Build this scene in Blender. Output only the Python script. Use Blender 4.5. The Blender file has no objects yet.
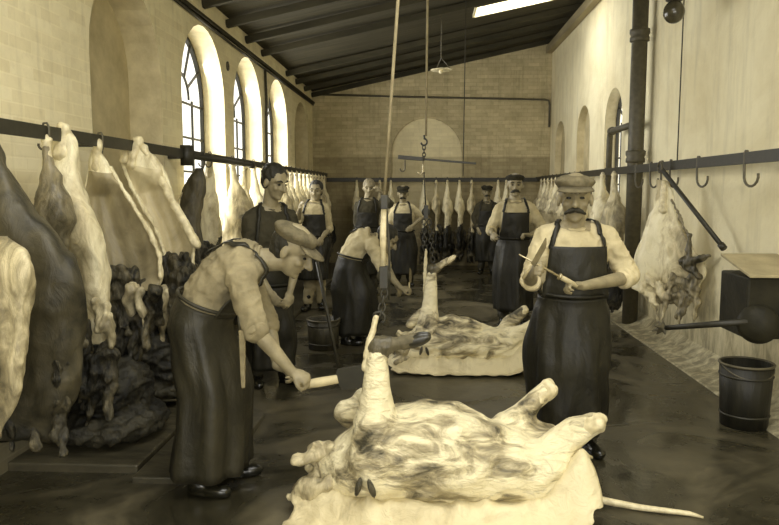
import bpy, bmesh, math, random
from mathutils import Vector as V, Matrix, noise, Euler
from mathutils.bvhtree import BVHTree
PI = math.pi
S = bpy.context.scene
C = S.collection
random.seed(7)

# ------------------------------------------------------------------ camera
FPX = 700.0
EYE = 1.6
cd = bpy.data.cameras.new('camera'); cam = bpy.data.objects.new('camera', cd); C.objects.link(cam)
cd.sensor_width = 36; cd.lens = FPX / 779 * 36; cd.clip_end = 200
PITCH = math.atan(72.5 / FPX); YAW = math.atan(35.5 * math.cos(PITCH) / FPX)
cam.location = (0, 0, EYE); cam.rotation_euler = (PI / 2 - PITCH, 0, YAW)
S.camera = cam
CM = cam.rotation_euler.to_matrix()
cd.dof.use_dof = False

def P(px, py, Y):
    d = CM @ V(((px - 389.5) / FPX, -(py - 262.5) / FPX, -1))
    t = Y / d.y
    return V((d.x * t, Y, EYE + d.z * t))

# ------------------------------------------------------------------ materials
def lin(c): return c / 12.92 if c <= .04045 else ((c + .055) / 1.055) ** 2.4
def sep(g):
    """sepia print tone for a display grey g 0..1"""
    pts = [(0, (0, 0, 0)), (.15, (.155, .148, .105)), (.5, (.53, .49, .38)), (.75, (.80, .745, .585)), (.9, (.945, .90, .74)), (1, (1, .975, .85))]
    for (a, ca), (b, cb) in zip(pts, pts[1:]):
        if g <= b:
            t = (g - a) / (b - a); r = [x + (y - x) * t for x, y in zip(ca, cb)]; break
    return (lin(r[0]), lin(r[1]), lin(r[2]), 1)

def gry(g): return (g, g * .985, g * .95, 1)

class NT:
    def __init__(s, name):
        s.m = bpy.data.materials.new(name); s.m.use_nodes = True
        s.n = s.m.node_tree; s.n.nodes.clear()
        s.out = s.N('ShaderNodeOutputMaterial')
    def N(s, t, **k):
        x = s.n.nodes.new(t)
        for a, b in k.items(): setattr(x, a, b)
        return x
    def L(s, a, b): s.n.links.new(a, b)
    def coord(s, scale=(1, 1, 1)):
        tc = s.N('ShaderNodeTexCoord'); mp = s.N('ShaderNodeMapping'); mp.inputs['Scale'].default_value = scale
        s.L(tc.outputs['Object'], mp.inputs['Vector']); return mp.outputs[0]
    def noise(s, vec, scale, detail=4, rough=.55, dist=0):
        x = s.N('ShaderNodeTexNoise'); s.L(vec, x.inputs['Vector'])
        x.inputs['Scale'].default_value = scale; x.inputs['Detail'].default_value = detail
        x.inputs['Roughness'].default_value = rough; x.inputs['Distortion'].default_value = dist
        return x.outputs['Fac']
    def ramp(s, fac, stops):
        r = s.N('ShaderNodeValToRGB'); s.L(fac, r.inputs[0]); e = r.color_ramp.elements
        while len(e) < len(stops): e.new(.5)
        for q, (p, c) in zip(e, stops): q.position = p; q.color = c if len(c) == 4 else (*c, 1)
        return r.outputs[0]
    def mix(s, f, a, b, mode='MIX'):
        x = s.N('ShaderNodeMix', data_type='RGBA', blend_type=mode)
        if isinstance(f, (int, float)): x.inputs[0].default_value = f
        else: s.L(f, x.inputs[0])
        for i, q in ((6, a), (7, b)):
            if isinstance(q, tuple): x.inputs[i].default_value = q
            else: s.L(q, x.inputs[i])
        return x.outputs[2]
    def bump(s, h, strength, dist=.01, norm=None):
        b = s.N('ShaderNodeBump'); s.L(h, b.inputs['Height']); b.inputs['Strength'].default_value = strength
        b.inputs['Distance'].default_value = dist
        if norm: s.L(norm, b.inputs['Normal'])
        return b.outputs[0]
    def pbr(s, col, rough=.6, norm=None, metal=0, spec=.5, sss=0):
        p = s.N('ShaderNodeBsdfPrincipled')
        if isinstance(col, tuple): p.inputs['Base Color'].default_value = col
        else: s.L(col, p.inputs['Base Color'])
        if isinstance(rough, (int, float)): p.inputs['Roughness'].default_value = rough
        else: s.L(rough, p.inputs['Roughness'])
        if norm: s.L(norm, p.inputs['Normal'])
        p.inputs['Metallic'].default_value = metal
        p.inputs['Specular IOR Level'].default_value = spec
        s.L(p.outputs[0], s.out.inputs[0]); return s.m

def mat_cloth(name, g1, g2, scale=9, rough=.85, bump=.35, stretch=(1, 1, 1), spec=.2, bscale=None, weave=0):
    t = NT(name); v = t.coord(stretch)
    n = t.noise(v, scale, 5, .6)
    c = t.ramp(n, [(.3, sep(g1)), (.7, sep(g2))])
    n2 = t.noise(v, bscale or scale * 2.2, 6, .6, .4)
    return t.pbr(c, rough, t.bump(n2, bump, .02), 0, spec)

def mat_meat(name, fat, lean, thr=.5, scale=7, stretch=(1, 1, .45), rough=.42, width=.12, bump=.5, spec=.45):
    """mottled fat and lean meat with a moist surface"""
    t = NT(name); v = t.coord(stretch)
    n = t.noise(v, scale, 7, .62, 1.3)
    big = t.noise(v, scale * .32, 3, .5, .6)
    ad = t.N('ShaderNodeMath', operation='ADD'); t.L(n, ad.inputs[0]); t.L(big, ad.inputs[1])
    hf = t.N('ShaderNodeMath', operation='MULTIPLY'); t.L(ad.outputs[0], hf.inputs[0]); hf.inputs[1].default_value = .5
    c = t.ramp(hf.outputs[0], [(thr - width, sep(lean)), (thr, sep((fat + lean) * .55)), (thr + width * .8, sep(fat))])
    n2 = t.noise(v, scale * 3.2, 6, .6, .8)
    return t.pbr(c, rough, t.bump(n2, bump, .02), 0, spec)

M = {}
def brick(name, axes, g_hi, g_lo, g_mort, patch=(.3, .75), bump=.5, low=None):
    t = NT(name)
    tc = t.N('ShaderNodeTexCoord'); sx = t.N('ShaderNodeSeparateXYZ'); t.L(tc.outputs['Object'], sx.inputs[0])
    cb = t.N('ShaderNodeCombineXYZ'); t.L(sx.outputs[axes[0]], cb.inputs[0]); t.L(sx.outputs[axes[1]], cb.inputs[1])
    b = t.N('ShaderNodeTexBrick'); t.L(cb.outputs[0], b.inputs['Vector'])
    b.inputs['Scale'].default_value = 1; b.inputs['Brick Width'].default_value = .235; b.inputs['Row Height'].default_value = .078
    b.inputs['Mortar Size'].default_value = .008; b.inputs['Mortar Smooth'].default_value = .6
    b.inputs['Color1'].default_value = sep(g_hi); b.inputs['Color2'].default_value = sep((g_hi + g_lo) / 2); b.inputs['Mortar'].default_value = sep(g_mort)
    v = t.coord(); n = t.noise(v, 1.3, 7, .65, .4)
    st = t.ramp(n, [(patch[0], gry(g_lo)), (patch[1], (1, 1, 1))])
    c = t.mix(.75, b.outputs['Color'], st, 'MULTIPLY')
    # long downward grime streaks and small scuffs
    v2 = t.coord((5, 5, .5)); n3 = t.noise(v2, 2.1, 5, .6)
    stk = t.ramp(n3, [(.28, gry(g_lo * .9)), (.46, (1, 1, 1))])
    c = t.mix(.5, c, stk, 'MULTIPLY')
    n4 = t.noise(v, 14, 5, .7)
    c = t.mix(.35, c, t.ramp(n4, [(.3, gry(g_lo)), (.5, (1, 1, 1))]), 'MULTIPLY')
    if low:      # darker below a height: unpainted / grubby end masonry, painted-in shade on left wall
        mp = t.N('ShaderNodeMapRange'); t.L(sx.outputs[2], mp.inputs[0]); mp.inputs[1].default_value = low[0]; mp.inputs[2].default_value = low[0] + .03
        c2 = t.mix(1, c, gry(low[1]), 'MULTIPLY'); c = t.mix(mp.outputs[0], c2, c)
    hb = t.mix(.25, b.outputs['Fac'], n4)
    iv = t.N('ShaderNodeInvert'); t.L(hb, iv.inputs[1])
    return t.pbr(c, .9, t.bump(iv.outputs[0], bump, .012), 0, .15)

M['wall_side'] = brick('whitewashed_brick_side', (1, 2), .93, .80, .915, (.28, .52), .18, (.95, .20))  # low band puts the darkness along the wall foot into the colour
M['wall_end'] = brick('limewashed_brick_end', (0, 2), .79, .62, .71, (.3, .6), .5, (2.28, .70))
def _plaster():
    t = NT('limewash_plaster'); v = t.coord()
    n = t.noise(v, 1.1, 7, .65, .5)
    c = t.ramp(n, [(.3, sep(.84)), (.6, sep(.94))])
    v2 = t.coord((4, 4, .6)); n3 = t.noise(v2, 1.4, 7, .65)
    c = t.mix(.35, c, t.ramp(n3, [(.3, gry(.55)), (.5, (1, 1, 1))]), 'MULTIPLY')
    # splashed, stained lower part
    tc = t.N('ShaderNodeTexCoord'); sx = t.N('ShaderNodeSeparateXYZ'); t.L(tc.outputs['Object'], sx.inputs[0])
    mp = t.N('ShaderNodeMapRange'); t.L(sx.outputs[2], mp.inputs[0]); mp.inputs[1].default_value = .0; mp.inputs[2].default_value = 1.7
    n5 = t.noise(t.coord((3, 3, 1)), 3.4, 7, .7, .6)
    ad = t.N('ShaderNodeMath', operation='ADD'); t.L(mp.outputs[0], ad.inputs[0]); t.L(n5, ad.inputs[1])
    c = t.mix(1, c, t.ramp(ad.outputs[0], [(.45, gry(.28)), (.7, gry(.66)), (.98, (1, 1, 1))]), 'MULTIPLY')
    h = t.noise(v, 11, 7, .62)
    return t.pbr(c, .9, t.bump(h, .45, .02), 0, .15)
M['arch_infill'] = brick('limewashed_arch_infill', (0, 2), .90, .80, .86, (.3, .6), .4, (2.28, .74))
M['wall_plaster'] = _plaster()
M['reveal'] = mat_cloth('whitewashed_reveal', .72, .86, 5, .9, .35)
M['niche'] = mat_cloth('grey_niche_plaster', .66, .78, 4, .9, .35)
def _floor():
    t = NT('wet_stone_floor'); v = t.coord()
    n = t.noise(v, 1.2, 7, .62, .8); n2 = t.noise(v, 9, 6, .6)
    c = t.ramp(n, [(.30, sep(.12)), (.5, sep(.24)), (.68, sep(.41))])
    c = t.mix(.5, c, t.ramp(n2, [(.3, gry(.3)), (.65, (1, 1, 1))]), 'MULTIPLY')
    rg = t.ramp(n, [(.38, (.12,) * 3), (.55, (.38,) * 3), (.7, (.6,) * 3)])
    return t.pbr(c, rg, t.bump(n2, .22, .01), 0, .5)
M['floor'] = _floor()
M['slab'] = mat_cloth('worn_stone_slab', .18, .33, 4, .45, .3, (1, 3, 1), .5)
M['roof'] = mat_cloth('sooty_roof_boards', .20, .28, 3, .85, .3, (.4, 6, 1))
M['rafter'] = mat_cloth('dark_rafter_timber', .18, .26, 4, .85, .3, (.3, 5, 1))
M['plate'] = mat_cloth('pale_timber', .5, .62, 5, .8, .3, (1, .2, 1))
M['white_paint'] = mat_cloth('white_painted_board', .86, .95, 4, .6, .1)
def plain(name, g, rough=.5, metal=0, spec=.5, bump=.15, sc=20):
    t = NT(name); v = t.coord(); n = t.noise(v, sc, 4)
    c = t.ramp(n, [(.3, sep(g * .8)), (.7, sep(g))])
    return t.pbr(c, rough, t.bump(n, bump, .005), metal, spec)
M['iron'] = plain('dark_iron', .2, .5, .0, .5)
M['iron_grey'] = plain('worn_grey_iron', .36, .5, .0, .5)  # lighter grey than the dark iron
M['steel'] = plain('bright_steel', .72, .25, .6)
M['pipe'] = plain('tarred_pipe', .34, .55)
M['enamel'] = plain('white_enamel', .92, .3)
M['bulb_glass'] = plain('grey_lamp_glass', .30, .18, 0, .6)
M['cord'] = plain('dark_cord', .25, .8)
M['rope'] = mat_cloth('pale_rope', .50, .62, 40, .9, .5, (1, 1, .4))
M['handle'] = mat_cloth('pale_wood_handle', .66, .78, 12, .5, .1, (1, 1, 1))
M['barrel'] = mat_cloth('dark_wet_wood', .16, .26, 8, .45, .4, (3, 3, .3), .4)
M['bucket'] = mat_cloth('tarred_bucket', .09, .16, 8, .5, .3, (3, 3, .3), .4)
M['box'] = mat_cloth('dark_machine_box', .13, .2, 6, .55, .3)
M['cloth_pale'] = mat_cloth('buff_box_lid', .60, .70, 6, .8, .3)
M['skin'] = mat_cloth('skin', .48, .59, 14, .5, .12, (1, 1, 1), .4)
M['shirt'] = mat_cloth('pale_work_shirt', .66, .80, 6, .85, .35, (1, 1, 1), .15, 14)
M['shirt_grey'] = mat_cloth('striped_grey_shirt', .46, .60, 6, .85, .35, (1, 1, 1), .15, 16)
M['coat'] = mat_cloth('dark_wool_coat', .20, .28, 7, .8, .4, (1, 1, 1), .2, 12)
M['trousers'] = mat_cloth('dark_wet_trousers', .17, .26, 6, .6, .4, (1, 1, .6), .3, 9)
M['trousers_pale'] = mat_cloth('light_trousers', .55, .66, 6, .8, .4, (1, 1, .6), .2, 9)
M['apron'] = mat_cloth('dark_greased_apron', .08, .17, 6, .5, .8, (1, 1, .6), .35, 8)
M['apron_brown'] = mat_cloth('brown_oilcloth_apron', .13, .24, 5, .48, .8, (1, 1, .6), .4, 8)
M['boot'] = plain('wet_black_leather', .13, .25, 0, .6)
M['hair'] = mat_cloth('dark_hair', .12, .2, 30, .55, .6, (1, 1, .3), .4)
M['hair_fair'] = mat_cloth('fair_hair', .38, .5, 30, .6, .6, (1, 1, .3), .4)
M['cap'] = mat_cloth('grey_tweed_cap', .34, .46, 20, .9, .4)
M['cap_dark'] = mat_cloth('dark_cloth_cap', .14, .22, 20, .9, .4)
M['eye'] = plain('dark_eye', .13, .2, 0, .6)
M['fat'] = mat_meat('pale_fat', .93, .45, .465, 8, (1, 1, .45))
M['fat2'] = mat_meat('streaked_fat', .84, .28, .49, 9, (1, 1, .35))
M['fatflat'] = mat_meat('fat_sheet_over_muscle', .90, .28, .44, 8, (.5, 1, 1.25), .38, .075, 1.0)
M['lean'] = mat_meat('lean_meat', .58, .20, .51, 7, (1, 1, .5), .35)
M['cavity'] = mat_meat('pleura_lining', .66, .36, .49, 4, (1, 1, .8), .4, .16, .3)
M['cavity_pale'] = mat_meat('pale_lining', .82, .52, .47, 4, (1, 1, .8), .4, .16, .3)
M['bloody'] = mat_meat('dark_bloody_flesh', .46, .11, .53, 14, (1, 1, .35), .4, .1, 1.0)
M['darkside'] = mat_meat('dark_lean_side', .42, .13, .545, 4, (1, 1, .5), .5, .12)
M['heap'] = mat_meat('dark_shade_heap', .26, .07, .53, 9, (1, 1, .5), .6, .12, .8)  # near-black tone for the heaps added as shade
M['bone'] = plain('pale_bone', .9, .4, 0, .5, .3, 25)
M['hide'] = mat_meat('hide_flesh_side', .84, .54, .44, 5, (1, 1, 1), .5, .12, .7)
M['hoof'] = plain('dark_hoof', .2, .3, 0, .6)
M['hoof_hair'] = plain('short_grey_hair', .42, .6, 0, .3, .5, 40)
t = NT('window_glass')
tr = t.N('ShaderNodeBsdfTransparent'); tr.inputs[0].default_value = (.97, .96, .93, 1)
gl = t.N('ShaderNodeBsdfGlossy'); gl.inputs['Roughness'].default_value = .1
ms = t.N('ShaderNodeMixShader'); ms.inputs[0].default_value = .06
t.L(tr.outputs[0], ms.inputs[1]); t.L(gl.outputs[0], ms.inputs[2]); t.L(ms.outputs[0], t.out.inputs[0])
M['glass'] = t.m
t = NT('water'); M['water'] = t.pbr(sep(.25), .06, t.bump(t.noise(t.coord(), 14, 3), .3, .01), 0, .8)

# ------------------------------------------------------------------ mesh helpers
def frame_from(d, hint=V((0, 0, 1))):
    d = d.normalized()
    if abs(d.dot(hint)) > .96: hint = V((1, 0, 0)) if abs(d.x) < .9 else V((0, 1, 0))
    u = hint.cross(d).normalized(); v = d.cross(u).normalized()
    return u, v, d

def ring(c, u, v, n=16, f=None):
    out = []
    for i in range(n):
        a = 2 * PI * i / n
        k = f(a) if f else 1
        out.append(c + u * math.cos(a) * k + v * math.sin(a) * k)
    return out

def skin_rings(bm, rings, cap=True, closed=True):
    vs = [[bm.verts.new(p) for p in r] for r in rings]
    n = len(vs[0]); fs = []
    for a, b in zip(vs, vs[1:]):
        for i in range(n if closed else n - 1):
            j = (i + 1) % n
            fs.append(bm.faces.new((a[i], a[j], b[j], b[i])))
    if cap:
        fs.append(bm.faces.new(vs[0][::-1])); fs.append(bm.faces.new(vs[-1]))
    return fs

def ellipsoid(bm, c, a, b, d, n=14, m=9):
    """a b d are half-axis vectors"""
    c = V(c); rings = []
    for i in range(1, m):
        t = PI * i / m
        rings.append(ring(c - d * math.cos(t), a * math.sin(t), b * math.sin(t), n))
    if a.cross(b).dot(d) < 0: rings = [r[::-1] for r in rings]
    vs = [[bm.verts.new(p) for p in r] for r in rings]
    p0 = bm.verts.new(c - d); p1 = bm.verts.new(c + d)
    for q in range(len(vs) - 1):
        for i in range(n):
            j = (i + 1) % n; bm.faces.new((vs[q][i], vs[q][j], vs[q + 1][j], vs[q + 1][i]))
    for i in range(n):
        j = (i + 1) % n
        bm.faces.new((p0, vs[0][j], vs[0][i])); bm.faces.new((p1, vs[-1][i], vs[-1][j]))

def ball(bm, c, r, n=12): ellipsoid(bm, c, V((r, 0, 0)), V((0, r, 0)), V((0, 0, r)), n, max(6, n // 2 + 1))

def tube(bm, pts, rad, n=10, hint=V((0, 0, 1)), cap=True, flat=1.0):
    """swept tube; rad a number or list. flat squashes the second axis"""
    pts = [V(p) for p in pts]
    if isinstance(rad, (int, float)): rad = [rad] * len(pts)
    rings = []; pu = None
    for i, p in enumerate(pts):
        d = (pts[min(i + 1, len(pts) - 1)] - pts[max(i - 1, 0)])
        if d.length < 1e-7: d = V((0, 0, 1))
        d.normalize()
        if pu is None: u, v, _ = frame_from(d, hint)
        else:
            u = (pu - d * pu.dot(d))
            if u.length < 1e-5: u, v, _ = frame_from(d, hint)
            u.normalize(); v = d.cross(u)
        pu = u
        rings.append(ring(p, u * rad[i], v * rad[i] * flat, n))
    return skin_rings(bm, rings, cap)

def capsule(bm, p0, p1, r0, r1, n=14):
    p0, p1 = V(p0), V(p1); d = (p1 - p0); L = d.length; d.normalize()
    pts, rs = [], []
    for k in range(4): a = PI / 2 * (k + .3) / 4; pts.append(p0 - d * r0 * math.cos(a)); rs.append(r0 * math.sin(a))
    for k in range(5): t = k / 4; pts.append(p0 + d * L * t); rs.append(r0 + (r1 - r0) * t)
    for k in range(3, -1, -1): a = PI / 2 * (k + .3) / 4; pts.append(p1 + d * r1 * math.cos(a)); rs.append(r1 * math.sin(a))
    # frame fixed
    u, v, _ = frame_from(d)
    skin_rings(bm, [ring(p, u * r, v * r, n) for p, r in zip(pts, rs)])

def box(bm, lo, hi, mtx=None):
    lo, hi = V(lo), V(hi); vs = []
    for x in (lo.x, hi.x):
        for y in (lo.y, hi.y):
            for z in (lo.z, hi.z):
                p = V((x, y, z)); vs.append(bm.verts.new(mtx @ p if mtx else p))
    for f in ((0, 1, 3, 2), (4, 6, 7, 5), (0, 4, 5, 1), (2, 3, 7, 6), (0, 2, 6, 4), (1, 5, 7, 3)):
        bm.faces.new([vs[i] for i in f])

def bar(bm, p0, p1, w, h, hint=V((0, 0, 1))):
    p0, p1 = V(p0), V(p1); u, v, d = frame_from(p1 - p0, hint)
    r = lambda p: [p + u * w / 2 + v * h / 2, p - u * w / 2 + v * h / 2, p - u * w / 2 - v * h / 2, p + u * w / 2 - v * h / 2]
    skin_rings(bm, [r(p0), r(p1)])

def lathe(bm, prof, n=24, c=V((0, 0, 0)), ax=V((0, 0, 1))):
    u, v, d = frame_from(ax)
    skin_rings(bm, [ring(c + d * z, u * r, v * r, n) for r, z in prof])

def finish(bm, name, mats, parent=None, smooth=True, bevel=0, loc=None, recalc=True):
    if recalc: bmesh.ops.recalc_face_normals(bm, faces=bm.faces[:])
    me = bpy.data.meshes.new(name); bm.to_mesh(me); bm.free()
    return link(me, name, mats, parent, smooth, bevel, loc)

def link(me, name, mats, parent=None, smooth=True, bevel=0, loc=None):
    o = bpy.data.objects.new(name, me); C.objects.link(o)
    for m in (mats if isinstance(mats, (list, tuple)) else [mats]): me.materials.append(M[m])
    if smooth: me.polygons.foreach_set('use_smooth', [True] * len(me.polygons))
    if bevel:
        b = o.modifiers.new('bevel', 'BEVEL'); b.width = bevel; b.segments = 2; b.limit_method = 'ANGLE'
    if parent: o.parent = parent
    if loc is not None: o.location = loc
    return o

def voxel(bm, vs=.012, sm=3, disp=None, smf=.6, sub=0):
    """union of overlapping closed shapes as one continuous surface; returns a mesh"""
    bmesh.ops.recalc_face_normals(bm, faces=bm.faces[:])
    me = bpy.data.meshes.new('tmp'); bm.to_mesh(me); bm.free()
    o = bpy.data.objects.new('tmp', me); C.objects.link(o)
    r = o.modifiers.new('r', 'REMESH'); r.mode = 'VOXEL'; r.voxel_size = vs; r.adaptivity = 0
    if sm: s = o.modifiers.new('s', 'SMOOTH'); s.factor = smf; s.iterations = sm
    dg = bpy.context.evaluated_depsgraph_get()
    nm = bpy.data.meshes.new_from_object(o.evaluated_get(dg), depsgraph=dg)
    bpy.data.objects.remove(o); bpy.data.meshes.remove(me)
    if disp:
        nor = [v.normal.copy() for v in nm.vertices]
        for v, n in zip(nm.vertices, nor): v.co = disp(v.co.copy(), n)
        nm.update()
    return nm

def wrinkle(amp, sc, stretch=(1, 1, 1), seed=0, ridged=False):
    st = V(stretch)
    def f(co, n):
        p = V((co.x * st.x, co.y * st.y, co.z * st.z)) * sc + V((seed * 3.1, seed * 1.7, seed))
        a = noise.noise(p) + .5 * noise.noise(p * 2.1)
        if ridged: a = .35 - abs(a) * 1.2
        return co + n * a * amp
    return f

def thing(name, label, cat, loc=(0, 0, 0), group=None, rotz=0):
    o = bpy.data.objects.new(name, None); C.objects.link(o); o.location = loc; o.rotation_euler = (0, 0, rotz)
    o.empty_display_size = .1
    o['label'] = label; o['category'] = cat
    if group: o['group'] = group
    return o
def tag(o, label, cat, group=None, kind=None):
    o['label'] = label; o['category'] = cat
    if group: o['group'] = group
    if kind: o['kind'] = kind
    return o
def struct(o, label=None):
    o['kind'] = 'structure'
    if label: o['label'] = label
    return o

# ------------------------------------------------------------------ the room
XL, XR, YB, YN = -2.38, 2.60, 14.9, -2.6
def roof_z(x): return 3.66 + (x - XL) * .2048

def arch_wall(name, mats, a0, a1, ztop, ops, fmap, depth):
    """wall face with arched openings. fmap(a, z, d) -> world point, d = depth into the wall; mats: face, reveal, niche back"""
    bm = bmesh.new(); N = 14
    def quad(p, mi):
        f = bm.faces.new([bm.verts.new(fmap(*q)) for q in p]); f.material_index = mi
    cur = a0; zt = ztop if callable(ztop) else (lambda a: ztop)
    for (c, r, spring, sill, blank, dp) in sorted(ops):
        quad([(cur, 0, 0), (c - r, 0, 0), (c - r, zt(c - r), 0), (cur, zt(cur), 0)], 0)
        quad([(c - r, 0, 0), (c + r, 0, 0), (c + r, sill, 0), (c - r, sill, 0)], 0)
        pts = [(c - r * math.cos(PI * k / N), spring + r * math.sin(PI * k / N)) for k in range(N + 1)]
        for (x0, z0), (x1, z1) in zip(pts, pts[1:]):
            quad([(x0, z0, 0), (x1, z1, 0), (x1, zt(x1), 0), (x0, zt(x0), 0)], 0)
        loop = [(c - r, sill)] + pts + [(c + r, sill)]
        for (x0, z0), (x1, z1) in zip(loop, loop[1:] + loop[:1]):
            quad([(x0, z0, 0), (x1, z1, 0), (x1, z1, dp), (x0, z0, dp)], 1)
        if blank:
            f = bm.faces.new([bm.verts.new(fmap(x, z, dp)) for x, z in loop]); f.material_index = 2
        cur = c + r
    quad([(cur, 0, 0), (a1, 0, 0), (a1, zt(a1), 0), (cur, zt(cur), 0)], 0)
    bmesh.ops.remove_doubles(bm, verts=bm.verts[:], dist=1e-4)
    me = bpy.data.meshes.new(name); bm.normal_update(); bm.to_mesh(me); bm.free()
    return struct(link(me, name, mats, None, False))

LW = [(5.65, .68, 2.6, 1.1, True, .30), (7.6, .74, 2.6, 1.1, False, .30), (9.5, .76, 2.6, 1.1, False, .30), (11.4, .76, 2.6, 1.1, False, .30), (13.55, .72, 2.55, 1.1, True, .25)]
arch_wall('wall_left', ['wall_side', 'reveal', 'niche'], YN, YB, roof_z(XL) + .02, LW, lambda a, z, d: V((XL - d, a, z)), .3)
RW = [(10.0, .45, 2.55, 1.35, False, .22), (11.85, .48, 2.5, 1.35, True, .12), (13.85, .5, 2.42, 1.35, True, .12)]
arch_wall('wall_right', ['wall_plaster', 'reveal', 'niche'], YN, YB, roof_z(XR) + .02, RW, lambda a, z, d: V((XR + d, a, z)), .2)
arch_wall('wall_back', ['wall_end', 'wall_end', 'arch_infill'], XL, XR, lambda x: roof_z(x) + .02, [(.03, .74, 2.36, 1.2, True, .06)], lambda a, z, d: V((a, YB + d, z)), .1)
# wall behind the camera with two big daylight openings
arch_wall('wall_front', ['wall_plaster', 'reveal', 'niche'], XL, XR, lambda x: roof_z(x) + .02, [(-1.2, .75, 2.3, .9, False, .2), (1.3, .75, 2.6, .9, False, .2)], lambda a, z, d: V((a, YN - d, z)), .2)
# voussoir ring of the blind arch on the end wall
bm = bmesh.new()
for k in range(19):
    a0 = PI * (k + .08) / 19; a1 = PI * (k + .92) / 19
    q = []
    for y in (YB - .012, YB + .03):
        for a, r in ((a0, .745), (a1, .745), (a1, .96), (a0, .96)): q.append(bm.verts.new((.03 + r * math.cos(a), y, 2.36 + r * math.sin(a))))
    for f in ((0, 1, 2, 3), (7, 6, 5, 4), (0, 4, 5, 1), (1, 5, 6, 2), (2, 6, 7, 3), (3, 7, 4, 0)): bm.faces.new([q[i] for i in f])
struct(finish(bm, 'trim_1', 'wall_end', None, False))

# floor, subdivided a little so it has gentle hollows
bm = bmesh.new()
nx, ny = 26, 80
g = [[bm.verts.new((XL - .3 + (XR - XL + .6) * i / nx, YN - .3 + (YB - YN + .6) * j / ny, 0)) for i in range(nx + 1)] for j in range(ny + 1)]
for j in range(ny):
    for i in range(nx): bm.faces.new((g[j][i], g[j][i + 1], g[j + 1][i + 1], g[j + 1][i]))
struct(finish(bm, 'floor', 'floor', None, True))
# plaster fillet along the foot of the right wall
bm = bmesh.new()
pr = [(2.62, -.02), (2.62, .16), (2.57, .12), (2.50, .06), (2.42, .03), (2.30, .012), (2.28, -.02)]
skin_rings(bm, [[V((x, y, z)) for x, z in pr] for y in (YN, 3, 6, 9, 12, YB)])
struct(finish(bm, 'baseboard_right', 'wall_plaster', None, False))
# low stone kerb slab on the left under the carcasses
bm = bmesh.new(); box(bm, (XL, 3.75, -.02), (-1.62, YB, .05))
struct(finish(bm, 'trim_2', 'slab', None, False, .01))
bm = bmesh.new()
pts = [(-1.60, 3.62), (-1.12, 3.62), (-1.12, 4.75), (-1.35, 5.0), (-1.60, 5.0)]
skin_rings(bm, [[V((x, y, z)) for x, y in pts] for z in (-.02, .035)])
struct(finish(bm, 'trim_3', 'slab', None, False, .008))

# roof: boarded slope with two roof lights cut through it
def roof_piece(bm, x0, x1, y0, y1):
    q = []
    for dz in (0, .08):
        for x, y in ((x0, y0), (x1, y0), (x1, y1), (x0, y1)): q.append(bm.verts.new((x, y, roof_z(x) + dz)))
    for f in ((0, 1, 2, 3), (7, 6, 5, 4), (0, 4, 5, 1), (1, 5, 6, 2), (2, 6, 7, 3), (3, 7, 4, 0)): bm.faces.new([q[i] for i in f])
SK1 = (.75, 1.95, 10.62, 11.2); SK2 = (-1.0, 1.6, .4, 4.2)
bm = bmesh.new()
x0, x1, y0, y1 = XL - .35, XR + .3, YN - .3, YB + .3
a, b = SK2, SK1
roof_piece(bm, x0, x1, y0, a[2]); roof_piece(bm, x0, a[0], a[2], a[3]); roof_piece(bm, a[1], x1, a[2], a[3])
roof_piece(bm, x0, x1, a[3], b[2]); roof_piece(bm, x0, b[0], b[2], b[3]); roof_piece(bm, b[1], x1, b[2], b[3]); roof_piece(bm, x0, x1, b[3], y1)
struct(finish(bm, 'ceiling', 'roof', None, False))
for n_, sk in ((4, SK1), (5, SK2)):
    bm = bmesh.new()
    for (xa, xb, ya, yb) in ((sk[0], sk[1], sk[3] - .02, sk[3] + .03), (sk[0], sk[1], sk[2] - .03, sk[2]), (sk[0] - .03, sk[0], sk[2], sk[3]), (sk[1], sk[1] + .03, sk[2], sk[3])):
        q = []
        for dz in (-.05, .22):
            for x, y in ((xa, ya), (xb, ya), (xb, yb), (xa, yb)): q.append(bm.verts.new((x, y, roof_z(x) + dz)))
        for f in ((0, 1, 2, 3), (7, 6, 5, 4), (0, 4, 5, 1), (1, 5, 6, 2), (2, 6, 7, 3), (3, 7, 4, 0)): bm.faces.new([q[i] for i in f])
    struct(finish(bm, 'trim_%d' % n_, 'white_paint', None, False))
# rafters and purlins
n_ = 6
y = 4.9
while y < YB:
    if not (SK1[2] - .1 < y < SK1[3] + .1):
        bm = bmesh.new(); bar(bm, (XL, y, roof_z(XL) - .09), (XR, y, roof_z(XR) - .045), .07, .09)
        struct(finish(bm, 'trim_%d' % n_, 'rafter', None, False, .005)); n_ += 1
    y += .9
# eave boards on the left with the plaster showing between the rafter ends, wall plate on the right
bm = bmesh.new(); bar(bm, (XL + .03, 3, roof_z(XL) - .24), (XL + .03, YB, roof_z(XL) - .24), .05, .035)
struct(finish(bm, 'trim_%d' % n_, 'rafter', None, False)); n_ += 1
bm = bmesh.new(); bar(bm, (XR - .07, 3, roof_z(XR) - .22), (XR - .07, YB, roof_z(XR) - .22), .12, .14)
struct(finish(bm, 'trim_%d' % n_, 'plate', None, False)); n_ += 1

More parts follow.
